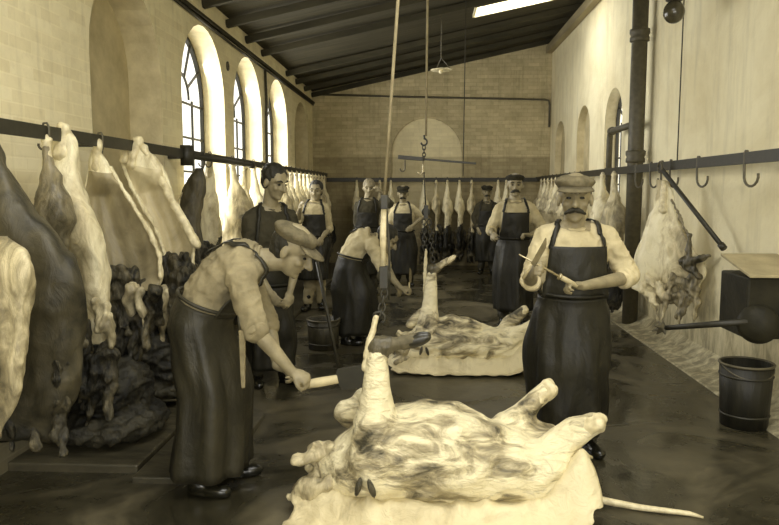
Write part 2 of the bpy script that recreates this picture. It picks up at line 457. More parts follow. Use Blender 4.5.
# windows
def window(n, opening, fmap, inset):
    c, r, spring, sill, blank, dp = opening
    bm = bmesh.new(); N = 20
    path = [(c - r, sill)] + [(c - r * math.cos(PI * k / N), spring + r * math.sin(PI * k / N)) for k in range(N + 1)] + [(c + r, sill), (c - r, sill)]
    def seg(p, q, w=.03):
        bar(bm, fmap(p[0], p[1], inset), fmap(q[0], q[1], inset), w, w * .9)
    shr = .985
    cc = lambda p: (c + (p[0] - c) * shr, sill + (p[1] - sill) * shr)
    for p, q in zip(path, path[1:]): seg(cc(p), cc(q), .045)
    fr = struct(finish(bm, 'window_%d' % n, 'iron', None, False), 'arched iron-framed window')
    bm = bmesh.new()
    for k in (-1, 0, 1):
        x = c + k * r * .5
        seg((x, sill), (x, spring + (.0 if k else .0)), .024)
    z = sill + .33
    while z < spring + .05: seg((c - r, z), (c + r, z), .024); z += .375
    for k in range(1, 6):
        a = PI * k / 6
        seg((c + .30 * math.cos(a) * r * 1.2, spring + .36 * r * math.sin(a)), (c + r * math.cos(a), spring + r * math.sin(a)), .022)
    for k in range(12):
        a, b = PI * k / 12, PI * (k + 1) / 12
        seg((c + .36 * r * math.cos(a), spring + .36 * r * math.sin(a)), (c + .36 * r * math.cos(b), spring + .36 * r * math.sin(b)), .022)
    finish(bm, 'glazing_bars', 'iron', fr, False)
    bm = bmesh.new()
    f = bm.faces.new([bm.verts.new(fmap(x, z, inset + .004)) for x, z in path[:-1]])
    finish(bm, 'pane', 'glass', fr, False, recalc=False)
k = 1
for o_ in LW:
    if not o_[4]: window(k, o_, lambda a, z, d: V((XL - d, a, z)), .27); k += 1
window(k, RW[0], lambda a, z, d: V((XR + d, a, z)), .18); k += 1

# ------------------------------------------------------------------ rails, hooks, pipes, lamps
RXL, RZL = -2.04, 1.907
RXR, RZR = 2.30, 1.828
def rail_post(bm, x, y, z, wx):
    bar(bm, (wx, y, z), (x, y, z), .03, .04)
t = thing('meat_rail', 'long dark iron rail of hooks along the left wall with the arched windows', 'rail', (RXL, 9, RZL), 'meat rails')
bm = bmesh.new(); bar(bm, (0, -7.5, 0), (0, 5.6, 0), .016, .075); finish(bm, 'bar', 'iron', t, False, .003)
for y in (2.2, 4.62, 6.45, 8.5, 10.5, 12.5, 14.3):
    bm = bmesh.new(); bar(bm, (XL - RXL + .0, y - 9, .0), (-.005, y - 9, 0), .05, .04); finish(bm, 'bracket', 'iron', t, False, .004)
bm = bmesh.new(); tube(bm, [(.02, -3.05, -.015), (.02, -.9, -.02)], .026, 12); box(bm, (-.02, -3.14, -.10), (.06, -3.04, .07)); tube(bm, [(.02, -.9, -.02), (.02, -.82, -.02)], .04, 12)
finish(bm, 'shaft', 'iron', t, True)
t = thing('meat_rail', 'thick dark iron rail fixed along the pale right wall', 'rail', (RXR, 9, RZR), 'meat rails')
bm = bmesh.new(); bar(bm, (0, -7.0, 0), (0, 5.8, 0), .018, .085); finish(bm, 'bar', 'iron', t, False, .003)
for y in (3.4, 5.2, 7.1, 9.0, 11, 13):
    bm = bmesh.new(); bar(bm, (XR - RXR, y - 9, .02), (.005, y - 9, .02), .05, .03); finish(bm, 'bracket', 'iron', t, False, .004)
t = thing('meat_rail', 'dark iron rail crossing the far end wall behind the men', 'rail', (.1, 14.6, 1.81), 'meat rails')
bm = bmesh.new(); bar(bm, (-2.15, 0, 0), (2.25, 0, 0), .016, .085); finish(bm, 'bar', 'iron', t, False, .003)
for x in (-1.9, -.7, .5, 1.7):
    bm = bmesh.new(); bar(bm, (x, .3, 0), (x, .005, 0), .04, .03); finish(bm, 'bracket', 'iron', t, False, .004)

def hook_pts(w=.032, h=.15):
    """S hook hanging over a rail: rail at z=0, carcass taken at z=-h"""
    p = [V((-.012, 0, -.03)), V((-.016, 0, .03)), V((-.008, 0, .05)), V((.008, 0, .052)), V((.018, 0, .03)), V((.016, 0, -.05)), V((.012, 0, -h + .03))]
    for k in range(9):
        a = -.1 - PI * 1.05 * k / 8
        p.append(V((.012 - w + w * math.cos(a), 0, -h + .02 + w * math.sin(a))))
    return p
bm = bmesh.new(); tube(bm, hook_pts(.026, .085), .0065, 7); HOOK = finish(bm, 'meat_hook', 'iron_grey', None); HOOK_ME = HOOK.data
bpy.data.objects.remove(HOOK)
bm = bmesh.new(); tube(bm, hook_pts(.072, .15), .0095, 8); o_ = finish(bm, 'meat_hook', 'iron_grey', None); BIGHOOK_ME = o_.data
bpy.data.objects.remove(o_)
def hook(x, y, z, rz, label, group, big=False):
    o = bpy.data.objects.new('meat_hook', BIGHOOK_ME if big else HOOK_ME); C.objects.link(o)
    o.location = (x, y, z); o.rotation_euler = (0, 0, rz); return tag(o, label, 'hook', group)
HG = 'empty hooks on the right rail'
for px, lb in ((631, 'empty iron hook on right rail, nearest the vertical drain pipe'), (645, 'empty iron hook on right rail, second from the drain pipe'), (655.5, 'empty iron hook on right rail just left of the hung forequarter'), (690, 'big empty hook on right rail just right of the hung forequarter'), (735, 'big empty hook on right rail above the diagonal iron bar end'), (774, 'big empty hook on right rail at the right edge of the photo')):
    y = RXR * FPX / (px - 425.)
    hook(RXR, y, RZR + .0, PI / 2 + .25, lb, HG, True)

# drain pipe with collar
t = thing('drain_pipe', 'thick dark vertical drain pipe standing against the right wall', 'pipe', (2.44, 8.35, 0))
bm = bmesh.new(); tube(bm, [(0, 0, .02), (0, 0, 4.60)], .088, 24); finish(bm, 'downpipe', 'pipe', t)
for z in (1.98, 3.35, 4.3):
    bm = bmesh.new(); lathe(bm, [(.09, z - .07), (.108, z - .06), (.108, z - .02), (.098, z), (.112, z + .03), (.112, z + .07), (.09, z + .08)], 24); finish(bm, 'collar', 'pipe', t)
bm = bmesh.new(); tube(bm, [(-.02, .02, 2.36), (-.02, 1.0, 2.36), (-.02, 1.07, 2.33), (-.02, 1.1, 2.25), (-.02, 1.1, 1.0)], .04, 12); finish(bm, 'branch_pipe', 'pipe', t)
bm = bmesh.new(); lathe(bm, [(.041, 0), (.055, .01), (.055, .07), (.041, .08)], 14, V((-.02, .96, 2.36)), V((0, 1, 0))); finish(bm, 'elbow', 'pipe', t)
# thin pipe on the end wall
bm = bmesh.new(); zp = 1.6 + (190 - 100) / 47.
tube(bm, [(XL + .02, YB - .05, zp + .08), (-.6, YB - .05, zp + .02), (XR - .15, YB - .05, zp - .06), (XR - .06, YB - .05, zp - .08), (XR - .04, YB - .05, zp - .16), (XR - .04, YB - .05, zp - .62)], .02, 8)
tag(finish(bm, 'water_pipe', 'pipe'), 'thin dark pipe running straight across the far end wall', 'pipe')
# conduit under the left eaves and a drop
bm = bmesh.new(); tube(bm, [(XL + .025, 4.5, 3.40), (XL + .025, 8.9, 3.36), (XL + .025, YB, 3.38)], .014, 8)
tag(finish(bm, 'conduit', 'cord'), 'thin dark conduit running under the left eaves above the windows', 'conduit')
bm = bmesh.new(); yy = 10.42
tube(bm, [(XL + .025, yy, 3.35), (XL + .03, yy + .02, 2.9), (XL + .025, yy, 1.95)], .02, 8)
tag(finish(bm, 'conduit', 'cord'), 'short vertical conduit on the pier between the third and fourth arches', 'conduit')
# round wall fitting
t = thing('wall_fitting', 'small round iron ring plate on the left wall above the second window pier', 'fitting', (XL, 8.5, 3.08))
bm = bmesh.new(); lathe(bm, [(.055, 0), (.055, .012), (.03, .016), (.03, .01), (.012, .01), (.012, .02)], 20, V((0, 0, 0)), V((1, 0, 0))); finish(bm, 'plate', 'iron_grey', t)

# pendant lamp with flat enamel shade
p = P(441, 70, 10.4)
t = thing('pendant_lamp', 'flat white enamel shade hanging on chains from the dark roof', 'lamp', p)
bm = bmesh.new(); lathe(bm, [(.02, .035), (.15, .006), (.152, -.004), (.148, -.008), (.02, .022)], 28); finish(bm, 'shade', 'enamel', t)
bm = bmesh.new(); zt = roof_z(p.x) - p.z
for a in (0, 2.1, 4.2): tube(bm, [(.14 * math.cos(a), .14 * math.sin(a), .01), (0, 0, .17)], .005, 6)
tube(bm, [(0, 0, .17), (0, 0, zt)], .007, 6); finish(bm, 'chain', 'iron_grey', t)
bm = bmesh.new(); ball(bm, (0, 0, -.02), .035); finish(bm, 'bulb', 'enamel', t)
# thin cord from the roof light
a_, b_ = P(466, 8, 9.6), P(463, 176, 9.6)
bm = bmesh.new(); tube(bm, [(a_.x, 9.6, roof_z(a_.x)), b_], .007, 6)
tag(finish(bm, 'pull_cord', 'cord'), 'thin dark cord hanging from the roof right of the pendant lamp', 'cord')
# bracket lamp on the right
p = P(674, 12, 6.5)
t = thing('bracket_lamp', 'round grey glass lamp on a bracket high on the right wall', 'lamp', p)
bm = bmesh.new(); ellipsoid(bm, (0, 0, 0), V((.092, 0, 0)), V((0, .092, 0)), V((0, 0, .1)), 20, 12); finish(bm, 'globe', 'bulb_glass', t)
bm = bmesh.new(); lathe(bm, [(.04, .08), (.075, .10), (.075, .15), (.045, .19), (.02, .21)], 18); finish(bm, 'fitter', 'iron', t)
bm = bmesh.new(); tube(bm, [(-.25, 0, .13), (0, 0, .17), (XR - p.x, .0, .17)], .014, 8); finish(bm, 'arm', 'iron', t)
bm = bmesh.new(); lathe(bm, [(.05, 0), (.05, .015), (.02, .03)], 16, V((XR - p.x, 0, .17)), V((-1, 0, 0))); finish(bm, 'wall_rose', 'iron', t)
a_, b_ = P(684, 2, 6.6), P(677, 166, 6.6)
a_.x = min(a_.x, 2.55)
bm = bmesh.new(); tube(bm, [(a_.x + .0, 6.6, roof_z(a_.x)), (b_.x, 6.6, b_.z)], .006, 6)
tag(finish(bm, 'pull_cord', 'cord'), 'thin cord dropping beside the round lamp down to the right rail', 'cord')

# diagonal bar hooked on right rail
a_, b_ = P(660, 167, 6.75), P(722, 246, 5.95)
t = thing('iron_bar', 'long dark bar hung slantwise across the right wall from the rail', 'bar', (a_ + b_) / 2)
c_ = (a_ + b_) / 2
bm = bmesh.new(); tube(bm, [a_ - c_, b_ - c_], .021, 10); finish(bm, 'rod', 'iron', t)
bm = bmesh.new(); d_ = (b_ - a_).normalized()
tube(bm, [b_ - c_ - d_ * .02, b_ - c_ + d_ * .03], .03, 10); finish(bm, 'ferrule', 'iron', t)
bm = bmesh.new(); q = [a_ - c_ + V((.0, .05 * math.cos(k * PI / 6), .05 * math.sin(k * PI / 6))) for k in range(13)]
tube(bm, q, .009, 8); finish(bm, 'ring', 'iron_grey', t)

# hide-pulling winch on the right wall: box, drum, arm
t = thing('wall_winch', 'dark boxed winch with a round drum and buff lid on the right wall', 'winch', V((2.25, 4.85, P(768, 300, 4.85).z)))
o0 = t.location
bm = bmesh.new(); box(bm, (-.10, -.12, -.25), (.35, .32, .17)); finish(bm, 'housing', 'box', t, False, .015)
bm = bmesh.new()
q = [V((-.11, -.16, .17)), V((.30, -.16, .17)), V((.30, .34, .27)), V((-.10, .34, .27))]
skin_rings(bm, [q, [v + V((0, 0, .02)) for v in q]]); finish(bm, 'lid', 'cloth_pale', t, False, .004)
bm = bmesh.new(); lathe(bm, [(.11, 0), (.13, .02), (.13, .05), (.10, .07), (.07, .09), (.03, .1)], 28, V((-.02, -.12, -.14)), V((-.45, -.9, 0))); finish(bm, 'drum', 'box', t)
bm = bmesh.new(); a_ = P(664, 328, 5.1) - o0
tube(bm, [V((-.1, -.16, -.12)), a_ * .5 + V((-.05, -.08, -.06)), a_], [.024, .022, .018], 12); finish(bm, 'arm', 'iron', t)
bm = bmesh.new()
for k in range(7):
    d = V((math.cos(k * .9), math.sin(k * 1.7) * .6, math.sin(k * .9))) * .05
    capsule(bm, a_ + V((-.0, 0, 0)), a_ + d + V((-.03, 0, 0)), .02, .009, 8)
link(voxel(bm, .007, 2), 'knob_end', 'iron_grey', t)

# buckets
def bucket(name, label, cat, loc, rt, rb, h, mat, hoops=2, fill=None):
    t = thing(name, label, cat, loc)
    bm = bmesh.new()
    lathe(bm, [(rb, 0), (rb + (rt - rb) * .5, h * .5), (rt, h), (rt - .018, h), (rb - .01, .03)], 28); finish(bm, 'body', mat, t, True)
    for k in range(hoops):
        z = h * (.2 + .62 * k / max(1, hoops - 1)); r = rb + (rt - rb) * z / h
        bm = bmesh.new(); tube(bm, [V((r * math.cos(a), r * math.sin(a), z)) for a in [2 * PI * i / 28 for i in range(29)]], .008, 6, cap=False); finish(bm, 'hoop', 'iron', t)
    bm = bmesh.new(); tube(bm, [V((rt * math.cos(a), rt * math.sin(a), h)) for a in [2 * PI * i / 28 for i in range(29)]], .009, 6, cap=False); finish(bm, 'rim', 'iron_grey', t)
    bm = bmesh.new()
    tube(bm, [V((rt * math.cos(a), .03, h - .03 - abs(math.sin(a)) * .0 + .0 + (-.14 if 0 else 0) * 1)) for a in (0,)] + [V((rt * math.cos(a), -rt * math.sin(a) * .95, h - math.sin(a) * .08)) for a in [PI * i / 16 for i in range(17)]], .006, 6)
    finish(bm, 'handle', 'iron_grey', t)
    if fill:
        bm = bmesh.new(); lathe(bm, [(rt - .025, h * .84), (rt - .022, h * .86)], 28); finish(bm, 'water', fill, t, True)
    return t
bucket('bucket', 'tall dark bucket standing on the floor against the right wall', 'bucket', (2.19, 4.78, 0.0), .17, .15, .43, 'bucket', 2, 'water')
bucket('tub', 'small round water tub behind the bending man on the left', 'tub', (-1.02, 6.95, 0.0), .165, .15, .30, 'barrel', 2, 'water')

# iron rack bars lying low on the left
t = thing('floor_rack', 'low iron rack of two bars on the floor under the left carcasses', 'rack', (-1.72, 4.75, .05))
for z in (.06, .13):
    bm = bmesh.new(); tube(bm, [(-.18, 0, z), (.28, .05, z + .01)], .010, 8); finish(bm, 'bar', 'iron_grey', t)
for x in (-.16, .26):
    bm = bmesh.new(); bar(bm, (x, .02 if x < 0 else .05, .0), (x, .02 if x < 0 else .05, .16), .02, .02); finish(bm, 'foot', 'iron', t, False)

# pole leaning between the tub and the bending butchers
a_, b_ = P(317, 262, 6.3), P(340, 379, 5.95)
b_.z = .0
t = thing('broom_pole', 'dark wooden pole leaning beside the water tub', 'pole', b_)
bm = bmesh.new(); tube(bm, [V((0, 0, 0.008)), a_ - b_], .016, 10); finish(bm, 'shaft', 'barrel', t)

# ------------------------------------------------------------------ people
def bez(a, m, b, t): return a * (1 - t) ** 2 + m * 2 * t * (1 - t) + b * t * t

def finger(bm, base, d, n, L, r, curl):
    """three phalanges curling from direction d towards n"""
    p = base.copy(); ang = 0
    for k, (f, c) in enumerate(((.45, curl[0]), (.30, curl[1]), (.25, curl[2]))):
        ang += c; q = p + (d * math.cos(ang) + n * math.sin(ang)) * L * f
        capsule(bm, p, q, r * (1 - .1 * k), r * (.92 - .1 * k), 8); p = q
    return p

def hand(bm, w, d, n, side, curl=(.9, 1.1, .7), s=1.0, thumb=.5):
    """w wrist point, d wrist->knuckles, n palm normal, side = +1/-1 thumb side"""
    d = d.normalized(); n = (n - d * n.dot(d)).normalized(); sd = d.cross(n) * side
    palm = w + d * .045 * s
    ellipsoid(bm, palm, sd * .041 * s, d * .055 * s, n * .018 * s, 12, 8)
    capsule(bm, w - d * .01, w + d * .03 * s, .025 * s, .024 * s, 10)
    ellipsoid(bm, w + d * .075 * s, sd * .041 * s, d * .022 * s, n * .014 * s, 12, 8)
    for k, (o, L) in enumerate(((.031, .075), (.0105, .083), (-.0105, .077), (-.031, .060))):
        base = w + d * (.082 - abs(o) * .25) * s + sd * o * s
        dd = (d + sd * o * 1.6).normalized()
        finger(bm, base, dd, n, L * s, .0095 * s, curl)
    tb = w + d * .03 * s + sd * .034 * s
    td = (d * .75 + sd * .55 + n * thumb).normalized()
    t1 = tb + td * .036 * s; td2 = (d * .85 + n * (thumb + .25) - sd * .15).normalized()
    capsule(bm, tb, t1, .014 * s, .0115 * s, 8); capsule(bm, t1, t1 + td2 * .032 * s, .011 * s, .0085 * s, 8)

def torso_st(J, g, w=1, d=1, t0=-.16, t1=1.12, ex=0):
    lat_h, lat_s, fr = J['lath'], J['lats'], J['front']
    tab = [(-.16, .10, .085), (0, .160, .115), (.22, .152, .118), (.45, .158, .120), (.68, .175, .125), (.84, .165, .108), (.95, .105, .078), (1.02, .06, .06), (1.12, .052, .055)]
    rings = []
    for t, a, b in tab:
        if t < t0 or t > t1: continue
        c = bez(J['pelvis'], J['mid'], J['neck'], t) if t >= 0 else J['pelvis'] + (J['pelvis'] - J['mid']).normalized() * .16 * (-t / .16) * .7
        lat = lat_h.lerp(lat_s, min(1, max(0, t))).normalized()
        tan = (bez(J['pelvis'], J['mid'], J['neck'], min(t + .05, 1.1)) - bez(J['pelvis'], J['mid'], J['neck'], t - .05)).normalized()
        f = tan.cross(lat); f = f if f.dot(fr) > 0 else -f; f.normalize()
        lat = (lat - tan * lat.dot(tan)).normalized()
        belly = 1 + (g * .35 * math.exp(-((t - .3) / .25) ** 2))
        rings.append(ring(c + f * (belly - 1) * .05, lat * (a * w * (1 + g * .12) + ex), f * (b * d * belly + ex), 24))
    return rings

def man(name, label, Y, J0, face=(0, 0), facing=0, h=1.0, vox=.010, top='shirt', legs='trousers', apron='apron', cap=None, hair='hair', stache=False,
        sleeve=1.25, stout=0, bibw=.17, bibt=.74, group=None, hemz=.1, handpose=None, visor=True, hs=1.12, beard=0, skirt_arc=2.5, apron_w=1.0, brow=True):
    """J0: pixel joints (px, py, depth offset) ; first letter l / r = left / right as seen in the photo.
       facing: yaw of the chest (0 = towards the camera, + = turned to the photo's right); face=(yaw, pitch)"""
    root = thing(name, label, 'person', (J0['root'][0] if False else P(J0['root'][0], 190, Y).x, Y, 0), group)
    O = root.location.copy()
    J = {}
    for k, q in J0.items():
        if k == 'root': continue
        J[k] = P(q[0], q[1], Y + (q[2] if len(q) > 2 else 0)) - O
    fr = V((math.sin(facing), -math.cos(facing), 0)); J['front'] = fr
    lat = V((math.cos(facing), math.sin(facing), 0))      # towards photo right when facing the camera
    J['lath'] = lat; J['lats'] = (J['rsho'] - J['lsho']).normalized()
    if J['lats'].dot(lat) < 0: J['lats'] = -J['lats']
    if 'mid' not in J: J['mid'] = (J['pelvis'] + J['neck']) / 2
    for s in 'lr':
        sg = -1 if s == 'l' else 1
        J.setdefault(s + 'hip', J['pelvis'] + lat * sg * .09 - V((0, 0, .02)))
        J[s + 'foot'].z = .08
    # ---- head frame
    yaw, pit = face
    hf = V((math.sin(yaw) * math.cos(pit), -math.cos(yaw) * math.cos(pit), -math.sin(pit)))
    hr = V((math.cos(yaw), math.sin(yaw), 0)); hu = hr.cross(hf) * -1
    if hu.dot(V((0, 0, 1))) < 0: hu = -hu
    hc = J['head']
    k0 = h; h = hs
    def H(r, f, u): return hc + (hr * r + hf * f + hu * u) * hs
    # ---- body
    bm = bmesh.new()
    ellipsoid(bm, H(0, -.012, .032), hr * .076 * h, hf * .098 * h, hu * .092 * h, 20, 14)
    ellipsoid(bm, H(0, .026, -.03), hr * .060 * h, hf * .066 * h, hu * .085 * h, 18, 12)
    ellipsoid(bm, H(0, .034, -.083), hr * .044 * h, hf * .046 * h, hu * .034 * h, 14, 10)
    ellipsoid(bm, H(0, .066, -.100), hr * .022 * h, hf * .018 * h, hu * .017 * h, 10, 8)
    capsule(bm, H(0, .094, .010), H(0, .116, -.034), .009 * h, .0145 * h, 10)
    for s in (-1, 1):
        ball(bm, H(s * .012, .100, -.036), .010 * h, 8)
        ellipsoid(bm, H(s * .078, -.008, -.012), hr * .011 * h, hf * .021 * h, hu * .032 * h, 10, 8)
        capsule(bm, H(s * .014, .086, .024), H(s * .048, .072, .024), .0095 * h, .0085 * h, 8)
        ball(bm, H(s * .040, .062, -.028), .022 * h, 10)
    nb = J['neck']; hh = hs; h = k0
    capsule(bm, nb - (J['neck'] - J['mid']).normalized() * .04, H(0, -.018, -.06), .064 * h, .060 * h, 16)
    skin_rings(bm, torso_st(J, stout))
    Lh = {}
    for s in 'lr':
        sg = -1 if s == 'l' else 1
        sh, el, wr = J[s + 'sho'], J[s + 'elb'], J[s + 'wri']
        capsule(bm, nb.lerp(sh, .35), sh, .062 * h, .060 * h)
        capsule(bm, sh, el, .055 * h, .042 * h)
        m_ = el.lerp(wr, .28)
        capsule(bm, el, m_, .041 * h, .042 * h); capsule(bm, m_, wr, .042 * h, .0265 * h)
        hp = (handpose or {}).get(s, {})
        d = hp.get('d'); d = V(d) if d else (wr - el)
        n = V(hp.get('n', (-sg * .6, .3, -.5)))
        hand(bm, wr, d, n, hp.get('side', sg), hp.get('curl', (.5, .6, .4)), h * 1.02, hp.get('thumb', .45))
        hip, kn, ft = J[s + 'hip'], J[s + 'kne'], J[s + 'foot']
        capsule(bm, hip, kn, .088 * h, .060 * h); capsule(bm, kn, ft, .056 * h, .038 * h)
    def sculpt(co, n):
        h = hs
        q = co - hc
        if q.length > .16 * h: return co
        r, f, u = q.dot(hr) / h, q.dot(hf) / h, q.dot(hu) / h
        if f > .02:
            for s in (-1, 1):
                e = ((r - s * .031) / .017) ** 2 + ((u - .001) / .012) ** 2
                co = co - hf * .011 * h * math.exp(-e)
            e = (r / .022) ** 2 + ((u + .064) / .0035) ** 2; co = co - hf * .004 * h * math.exp(-e)
            e = (r / .018) ** 2 + ((u + .056) / .005) ** 2; co = co + hf * .003 * h * math.exp(-e)
            e = (r / .018) ** 2 + ((u + .072) / .006) ** 2; co = co + hf * .004 * h * math.exp(-e)
        return co
    body = link(voxel(bm, vox * .75, 2, sculpt), 'body', 'skin', root)
    h = hs
    # eyes
    for s in (-1, 1):
        bm = bmesh.new(); ellipsoid(bm, H(s * .031, .079, .001), hr * .0125 * h, hf * .008 * h, hu * .0065 * h, 10, 8); finish(bm, 'eye', 'eye', root)
        if brow:
            bm = bmesh.new(); tube(bm, [H(s * .014, .0955, .024), H(s * .032, .0915, .031), H(s * .052, .076, .024)], [.004 * h, .0055 * h, .003 * h], 7); finish(bm, 'eyebrow', hair, root)
    # ---- hair
    if hair:
        bm = bmesh.new()
        if cap:
            ellipsoid(bm, H(0, -.03, .02), hr * .0815 * h, hf * .085 * h, hu * .075 * h, 18, 12)
            ellipsoid(bm, H(0, -.045, -.02), hr * .066 * h, hf * .06 * h, hu * .06 * h, 18, 12)
        else:
            ellipsoid(bm, H(0, -.022, .045), hr * .084 * h, hf * .102 * h, hu * .090 * h, 20, 12)
            ellipsoid(bm, H(0, -.045, -.005), hr * .073 * h, hf * .068 * h, hu * .075 * h, 18, 12)
        hm = voxel(bm, .008, 2, wrinkle(.006, 34, (1, 1, .4), 3))
        # keep the forehead and face free
        b2 = bmesh.new(); b2.from_mesh(hm)
        kill = [v for v in b2.verts if (lambda q: (q.dot(hf) > (.055 if not cap else .03) * h and q.dot(hu) < (.075 if not cap else .2) * h))(v.co - hc)]
        bmesh.ops.delete(b2, geom=kill, context='VERTS'); b2.to_mesh(hm); b2.free()
        link(hm, 'hair', hair, root)
    if stache:
        bm = bmesh.new()
        for s in (-1, 1):
            capsule(bm, H(s * .004, .102, -.055), H(s * .026, .096, -.062), .013 * h, .013 * h, 8)
            capsule(bm, H(s * .024, .096, -.060), H(s * .046, .078, -.074), .012 * h, .006 * h, 8)
        link(voxel(bm, .004, 1, wrinkle(.003, 60, (1, 1, .5), 2)), 'moustache', hair, root)
    if cap:
        bm = bmesh.new()
        ellipsoid(bm, H(0, -.018, .077), hr * .099 * h, hf * .110 * h, hu * .037 * h, 24, 12)
        ellipsoid(bm, H(0, -.014, .064), hr * .087 * h, hf * .106 * h, hu * .040 * h, 24, 12)
        cm = voxel(bm, .008, 2, wrinkle(.007, 11, (1, 1, 1), 5)); c_ = link(cm, 'cap', cap, root)
        if visor:
            bm = bmesh.new()
            r0, r1 = [], []
            rg = []
            for k in range(13):
                a = -1.15 + 2.3 * k / 12
                i_ = (math.sin(a) * .080, .070 * math.cos(a) + .012); o_ = (math.sin(a) * .094, .030 + .126 * math.cos(a) ** .8)
                zi, zo = .056, .044 - .014 * math.cos(a)
                rg.append([H(i_[0], i_[1], zi), H(o_[0], o_[1], zo), H(o_[0], o_[1], zo - .006), H(i_[0], i_[1], zi - .006)])
            skin_rings(bm, rg); finish(bm, 'visor', cap, c_)
    # ---- shirt / coat
    h = k0
    ex = .016 if top != 'coat' else .022
    bm = bmesh.new()
    skin_rings(bm, torso_st(J, stout, 1, 1, 0, .99, ex))
    for s in 'lr':
        sh, el, wr = J[s + 'sho'], J[s + 'elb'], J[s + 'wri']
        capsule(bm, nb.lerp(sh, .5), sh, .068 * h, .072 * h)
        if sleeve <= 1:
            capsule(bm, sh, sh.lerp(el, sleeve), .070 * h, .064 * h)
        else:
            e2 = el.lerp(wr, min(1, sleeve - 1)); capsule(bm, sh, el, .071 * h, .062 * h); capsule(bm, el, e2, .061 * h, (.052 if sleeve < 1.6 else .038) * h)
    seed = int(abs(J0['root'][0]))
    w1_ = wrinkle(.015, 8, (1.3, 1.3, 1), seed, True)
    def folds(co, n):
        a = noise.noise(V((co.x * 11 + co.z * 7, co.y * 12, co.z * 13 - co.x * 9 + seed)))
        return w1_(co, n) + n * ((.16 - abs(a)) * .03 if abs(a) < .16 else 0) * 1.0
    shirt = link(voxel(bm, vox, 2, folds), 'shirt' if top != 'coat' else 'coat', top, root)
    for s in 'lr':
        sh, el, wr = J[s + 'sho'], J[s + 'elb'], J[s + 'wri']
        a = sh.lerp(el, sleeve) if sleeve <= 1 else el.lerp(wr, sleeve - 1)
        d = (el - sh if sleeve <= 1 else wr - el).normalized()
        rr = .062 if sleeve < 1.6 else .036
        bm = bmesh.new(); tube(bm, [a - d * .03, a - d * .015, a + d * .012, a + d * .022], [rr * .9 * h, rr * 1.05 * h, rr * 1.05 * h, rr * .85 * h], 16)
        link(voxel(bm, .008, 1, wrinkle(.005, 20, (1, 1, 1), 4)), 'cuff', top, shirt)
    # collar
    bm = bmesh.new()
    ax = (H(0, -.018, -.06) - nb).normalized(); u, v, _ = frame_from(ax)
    tube(bm, [nb - ax * .01 + (u * math.cos(a) + v * math.sin(a)) * .068 * h for a in [2 * PI * i / 20 for i in range(21)]], .013 * h, 8, cap=False)
    link(voxel(bm, .007, 1, wrinkle(.004, 25)), 'collar', top, shirt)
    # ---- trousers
    bm = bmesh.new()
    rs = torso_st(J, stout, 1, 1, -.16, .1, .024); skin_rings(bm, rs)
    for s in 'lr':
        hip, kn, ft = J[s + 'hip'], J[s + 'kne'], J[s + 'foot']
        capsule(bm, hip, kn, .104 * h, .080 * h); capsule(bm, kn, ft + V((0, 0, .05)), .078 * h, .066 * h)
    tr_ = link(voxel(bm, vox * 1.1, 2, wrinkle(.022, 7, (1, 1, 1.6), seed + 3, True)), 'trousers', legs, root)
    # ---- boots
    for s in 'lr':
        ft = J[s + 'foot']; fd = J0.get(s + 'dir'); fd = V((math.sin(fd), -math.cos(fd), 0)) if fd is not None else (fr + lat * (.25 if s == 'r' else -.25)).normalized()
        bm = bmesh.new(); u = V((-fd.y, fd.x, 0)); g0 = V((ft.x, ft.y, 0))
        capsule(bm, g0 + V((0, 0, .20)), g0 + V((0, 0, .06)), .052 * h, .050 * h)
        ellipsoid(bm, g0 + fd * .015 + V((0, 0, .045)), u * .042, fd * .075, V((0, 0, .045)), 14, 9)
        ellipsoid(bm, g0 + fd * .115 + V((0, 0, .036)), u * .049, fd * .085, V((0, 0, .036)), 14, 9)
        ellipsoid(bm, g0 + fd * .06 + V((0, 0, .012)), u * .045, fd * .135, V((0, 0, .012)), 14, 9)
        link(voxel(bm, .009, 2), 'boot', 'boot', root)
    # ---- apron
    if apron:
        from_shirt = BVHTree.FromPolygons([v.co.copy() for v in shirt.data.vertices], [p.vertices[:] for p in shirt.data.polygons])
        tb_ = bmesh.new(); skin_rings(tb_, torso_st(J, stout, 1, 1, -.16, .99, ex + .006)); 
        for s in 'lr': capsule(tb_, J[s + 'hip'], J[s + 'kne'], .112, .088)
        trunk = BVHTree.FromBMesh(tb_); tb_.free()
        tw = .14      # waist parameter on the spine
        ap = None
        # skirt
        rings_ = []
        arc = skirt_arc; NA = 46; NZ = 22
        wc = bez(J['pelvis'], J['mid'], J['neck'], tw); wl = J['lath']
        tan = (J['mid'] - J['pelvis']).normalized(); wf = tan.cross(wl); wf = wf if wf.dot(fr) > 0 else -wf
        bell = 1 + stout * .35
        for k in range(NZ + 1):
            t = k / NZ
            hz = J['pelvis'].z
            z = wc.z + (hemz - wc.z) * t
            if t < .25:
                c = wc.lerp((J['lhip'] + J['rhip']) / 2, t / .25)
                f2 = wf.lerp(fr, t / .25).normalized()
            else:
                q = (t - .25) / .75
                km = (J['lkne'] + J['rkne']) / 2; fm = (J['lfoot'] + J['rfoot']) / 2; hm = (J['lhip'] + J['rhip']) / 2
                c = hm.lerp(km, q / .45) if q < .45 else km.lerp(fm, (q - .45) / .55)
                f2 = fr
            c = V((c.x, c.y, c.z if t < .25 else z)) if t >= .25 else V((c.x, c.y, c.z))
            if t >= .25: 
                z0 = ((J['lhip'] + J['rhip']) / 2).z; c.z = z0 + (hemz - z0) * (t - .25) / .75
            rx = (.195 - .01 * t) * bell ** .4 * apron_w; ry = (.165 + .02 * t) * bell ** .5
            spread = abs((J['lkne'] - J['rkne']).dot(lat)) * .22 * min(1, t * 2); sp2 = abs((J['lkne'] - J['rkne']).dot(fr)) * .45 * min(1, t * 2)
            row = []
